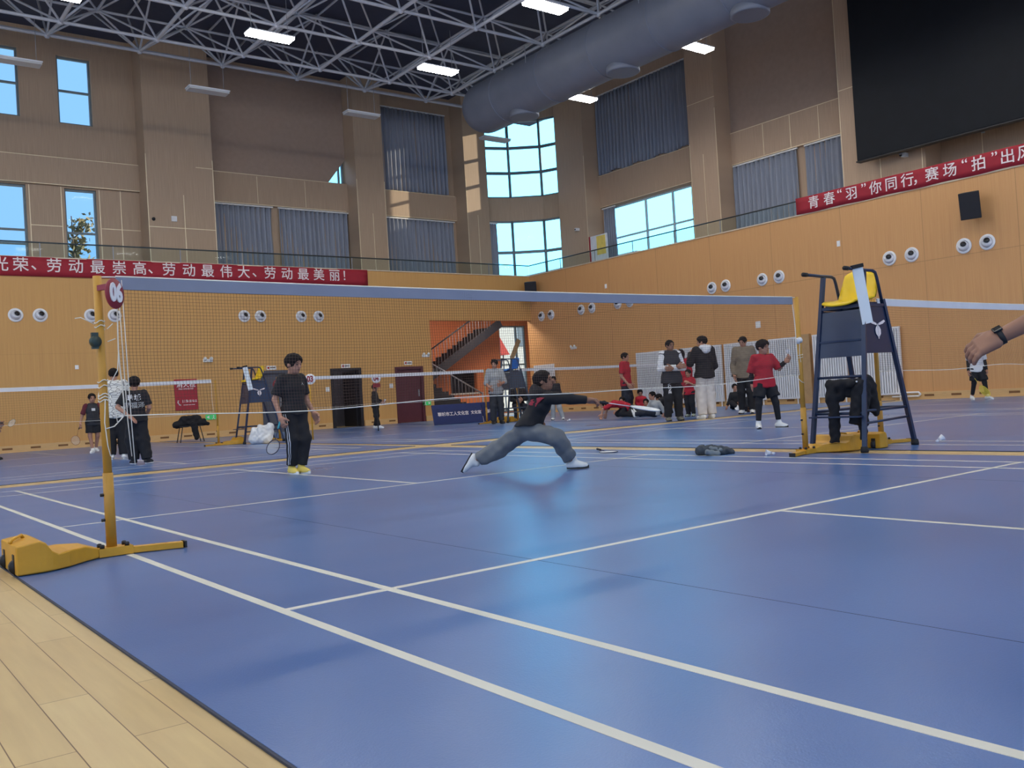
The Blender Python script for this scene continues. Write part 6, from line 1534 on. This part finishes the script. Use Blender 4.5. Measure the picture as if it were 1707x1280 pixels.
# clothes on the tall chair
def q(u, v, X): return at(u, v, 0, X)
M_bk2 = mat('black hanging cloth', (20, 20, 25), .9, var=.2, scale=12, bump=.3)
s = SDF()
s.cone(q(1384, 641, 6.70), q(1418, 639, 6.70), .047, .045, .03); s.cone(q(1388, 646, 6.69), q(1384, 666, 6.67), .055, .05, .03); s.cone(q(1389, 662, 6.68), q(1391, 700, 6.68), .055, .052, .03); s.cone(q(1391, 700, 6.68), q(1392, 737, 6.69), .052, .050, .02, 'b'); s.cone(q(1404, 642, 6.72), q(1404, 664, 6.73), .05, .03, .03); s.cone(q(1416, 640, 6.75), q(1416, 655, 6.76), .05, .04, .03)
blob('trousers', 'black trousers hung over the front rung of the tall umpire chair', 'trousers', q(1392, 690, 6.69), s, .008, M_bk2, .006, 40)
s = SDF()
s.cone(q(1430, 638, 6.77), q(1447, 632, 6.86), .05, .045, .03); s.cone(q(1430, 645, 6.76), q(1426, 706, 6.74), .06, .065, .03, 'b'); s.cone(q(1442, 642, 6.83), q(1437, 708, 6.80), .06, .06, .03, 'b'); s.cone(q(1450, 642, 6.90), q(1456, 680, 6.96), .055, .055, .03); s.cone(q(1456, 676, 6.96), q(1460, 688, 6.98), .05, .035, .03); s.cone(q(1438, 700, 6.80), q(1440, 734, 6.80), .042, .034, .03, 'b')
t, o = blob('jacket', 'black jacket hung over the tall umpire chair next to the trousers', 'jacket', q(1437, 690, 6.8), s, .008, M_bk2, .007, 38)
for u, v in ((1408, 637), (1428, 636)):
    z_ = MB(); z_.lathe([(.001, 0), (.009, .002), (.009, .006), (.001, .007)], q(u, v, 6.70), (-1, -.4, 0), n=10); z_.build('snap_button', M_white, t)

# plastic bag beside the far umpire chair
s = SDF(); b = ground(434, 21.0)
def gb(du, dd_, z): w_ = b + VR * du + VD * dd_; w_[2] = z; return w_
s.cone(gb(-.14, 0, .12), gb(-.12, 0, .32), .12, .08, .05); s.cone(gb(.05, 0, .14), gb(.06, .02, .3), .14, .13, .05); s.cone(gb(.2, .05, .2), gb(.24, .05, .4), .10, .08, .05); s.cone(gb(.06, 0, .35), gb(-.02, 0, .42), .08, .03, .05); s.cone(gb(-.1, .05, .1), gb(.15, .0, .1), .11, .11, .05)
s.p.append(('h', np.array((0, 0, FZ + .002)), np.array((0, 0, 1.0)), 0, 0, 0, None, True))
blob('plastic_bag', 'full white plastic bag on the floor beside the far umpire chair', 'bag', b, s, .014, mat('white plastic bag', (216, 216, 214),   .4, var=.15, scale=10, bump=.5), .010, 30, 'bag_body')

# stool with a dark coat under the hydrant poster
b = ground(318, 25.6); b[2] = 0
t = thing('stool', 'folding stool with a black coat on it under the hydrant poster', 'stool', b)
MB().box(b[0] - .32, b[0] + .32, b[1] - .17, b[1] + .17, .44, .47).build('seat', M_blk, t)
for sx_ in (-1, 1):
    for sy_ in (-1, 1): MB().tube([(b[0] + sx_ * .24, b[1] + sy_ * .13, .44), (b[0] + sx_ * .33, b[1] + sy_ * .15, FZ)], .013, 6).build('leg', M_blk, t)
s = SDF()
s.cone((b[0] - .36, b[1] - .03, .52), (b[0] + .36, b[1] - .03, .55), .10, .10, .05); s.cone((b[0] - .2, b[1] - .05, .64), (b[0] + .22, b[1], .66), .10, .1, .05); s.cone((b[0] - .36, b[1] - .05, .5), (b[0] - .44, b[1] - .08, .50), .08, .06, .04); s.cone((b[0] + .36, b[1] - .05, .55), (b[0] + .48, b[1] - .08, .49), .08, .05, .04); s.cone((b[0] + .05, b[1] - .2, .5), (b[0] + .1, b[1] - .22, .14), .09, .07, .05)
s.p.append(('h', np.array((0, 0, .05)), np.array((0, 0, 1.0)), 0, 0, 0, None, True))
blob('coat', 'black coat heaped on the stool under the hydrant poster', 'coat', (b[0], b[1], .5), s, .016, M_bk2, .012, 24)

# trees outside
M_leaf = mat('green leaves', (120, 140, 70), .8, var=.3, scale=3); M_leaf2 = mat('dry pale leaves', (150, 140, 110), .8, var=.3, scale=3); M_bark = mat('grey bark', (110, 100, 90), .9)
def tree(label, x, y, h, r, m, n, ls, seed, spread=1.0):
    rd = random.Random(seed); t = thing('tree', label, 'tree', (x, y, -.3))
    mb = MB(); mb.tube([(x, y, -.3), (x + .1, y, h * .5), (x, y, h * .95)], [.12, .08, .02], 7); tips = []
    for i in range(26):
        z = h * (.25 + .65 * rd.random()); a = rd.random() * 2 * PI; l = r * (.4 + .6 * rd.random()) * (1.15 - z / h * .6)
        e = (x + l * math.cos(a), y + l * math.sin(a), z + l * .7); mb.tube([(x, y, z), ((x + e[0]) / 2, (y + e[1]) / 2, z + l * .25), e], [.03, .02, .008], 5); tips.append((np.array((x, y, z)), np.array(e)))
    mb.build('trunk', M_bark, t); mb = MB()
    for i in range(n):
        a, e = rd.choice(tips); p = a + (e - a) * (.35 + .75 * rd.random()) + np.array([rd.gauss(0, .16 * spread) for _ in range(3)]); d1 = unit([rd.gauss(0, 1) for _ in range(3)]); d2 = unit(np.cross(d1, [rd.gauss(0, 1) for _ in range(3)])); s_ = ls * (.6 + .8 * rd.random())
        mb.add([p - d1 * s_, p + d2 * s_ * .5, p + d1 * s_, p - d2 * s_ * .5], [(0, 1, 2, 3)])
    mb.build('foliage', m, t)
tree('pale leafy tree outside the lower left window', 6.9, 33.0, 9.2, 1.1, M_leaf2, 1500, .12, 3)
tree('green tree outside the bright corner door', 28.3, 38.0, 3.6, 1.6, M_leaf, 700, .16, 5)
tree('bushy tree outside the bright corner door, nearer the stairs', 25.6, 39.5, 2.4, 1.4, M_leaf, 600, .16, 6)
aw = thing('awning', 'red awning seen through the corner door glass', 'awning', (25.6, 34, 3.2))
MB().prism([(0, 0), (0, .9), (.5, 1.0), (1.3, .0)], (24.6, 34.0, 2.9), (0, -1, 0), (0, 0, 1), (1, 0, 0), 3.0).build('canopy', mat('red awning', (210, 70, 50), .7), aw)
for x in (24.7, 27.4): MB().tube([(x, 33.0, -.3), (x, 33.0, 2.95)], .04, 6).build('post', M_grey, aw)
bd = thing('door_panel', 'tilted pale board leaning inside the glass corner door', 'board', (24.2, 27.2, 0))
MB().beam(at(853, 598, 1, 27.2), at(865, 566, 1, 27.2), .22, .03, (0, 1, 0)).build('panel', mat('pale brown board', (176, 150, 116), .6), bd)
MB().beam((at(853, 598, 1, 27.2)[0], 27.2, 0.0), at(853, 598, 1, 27.2), .04, .04).build('support', M_grey, bd)
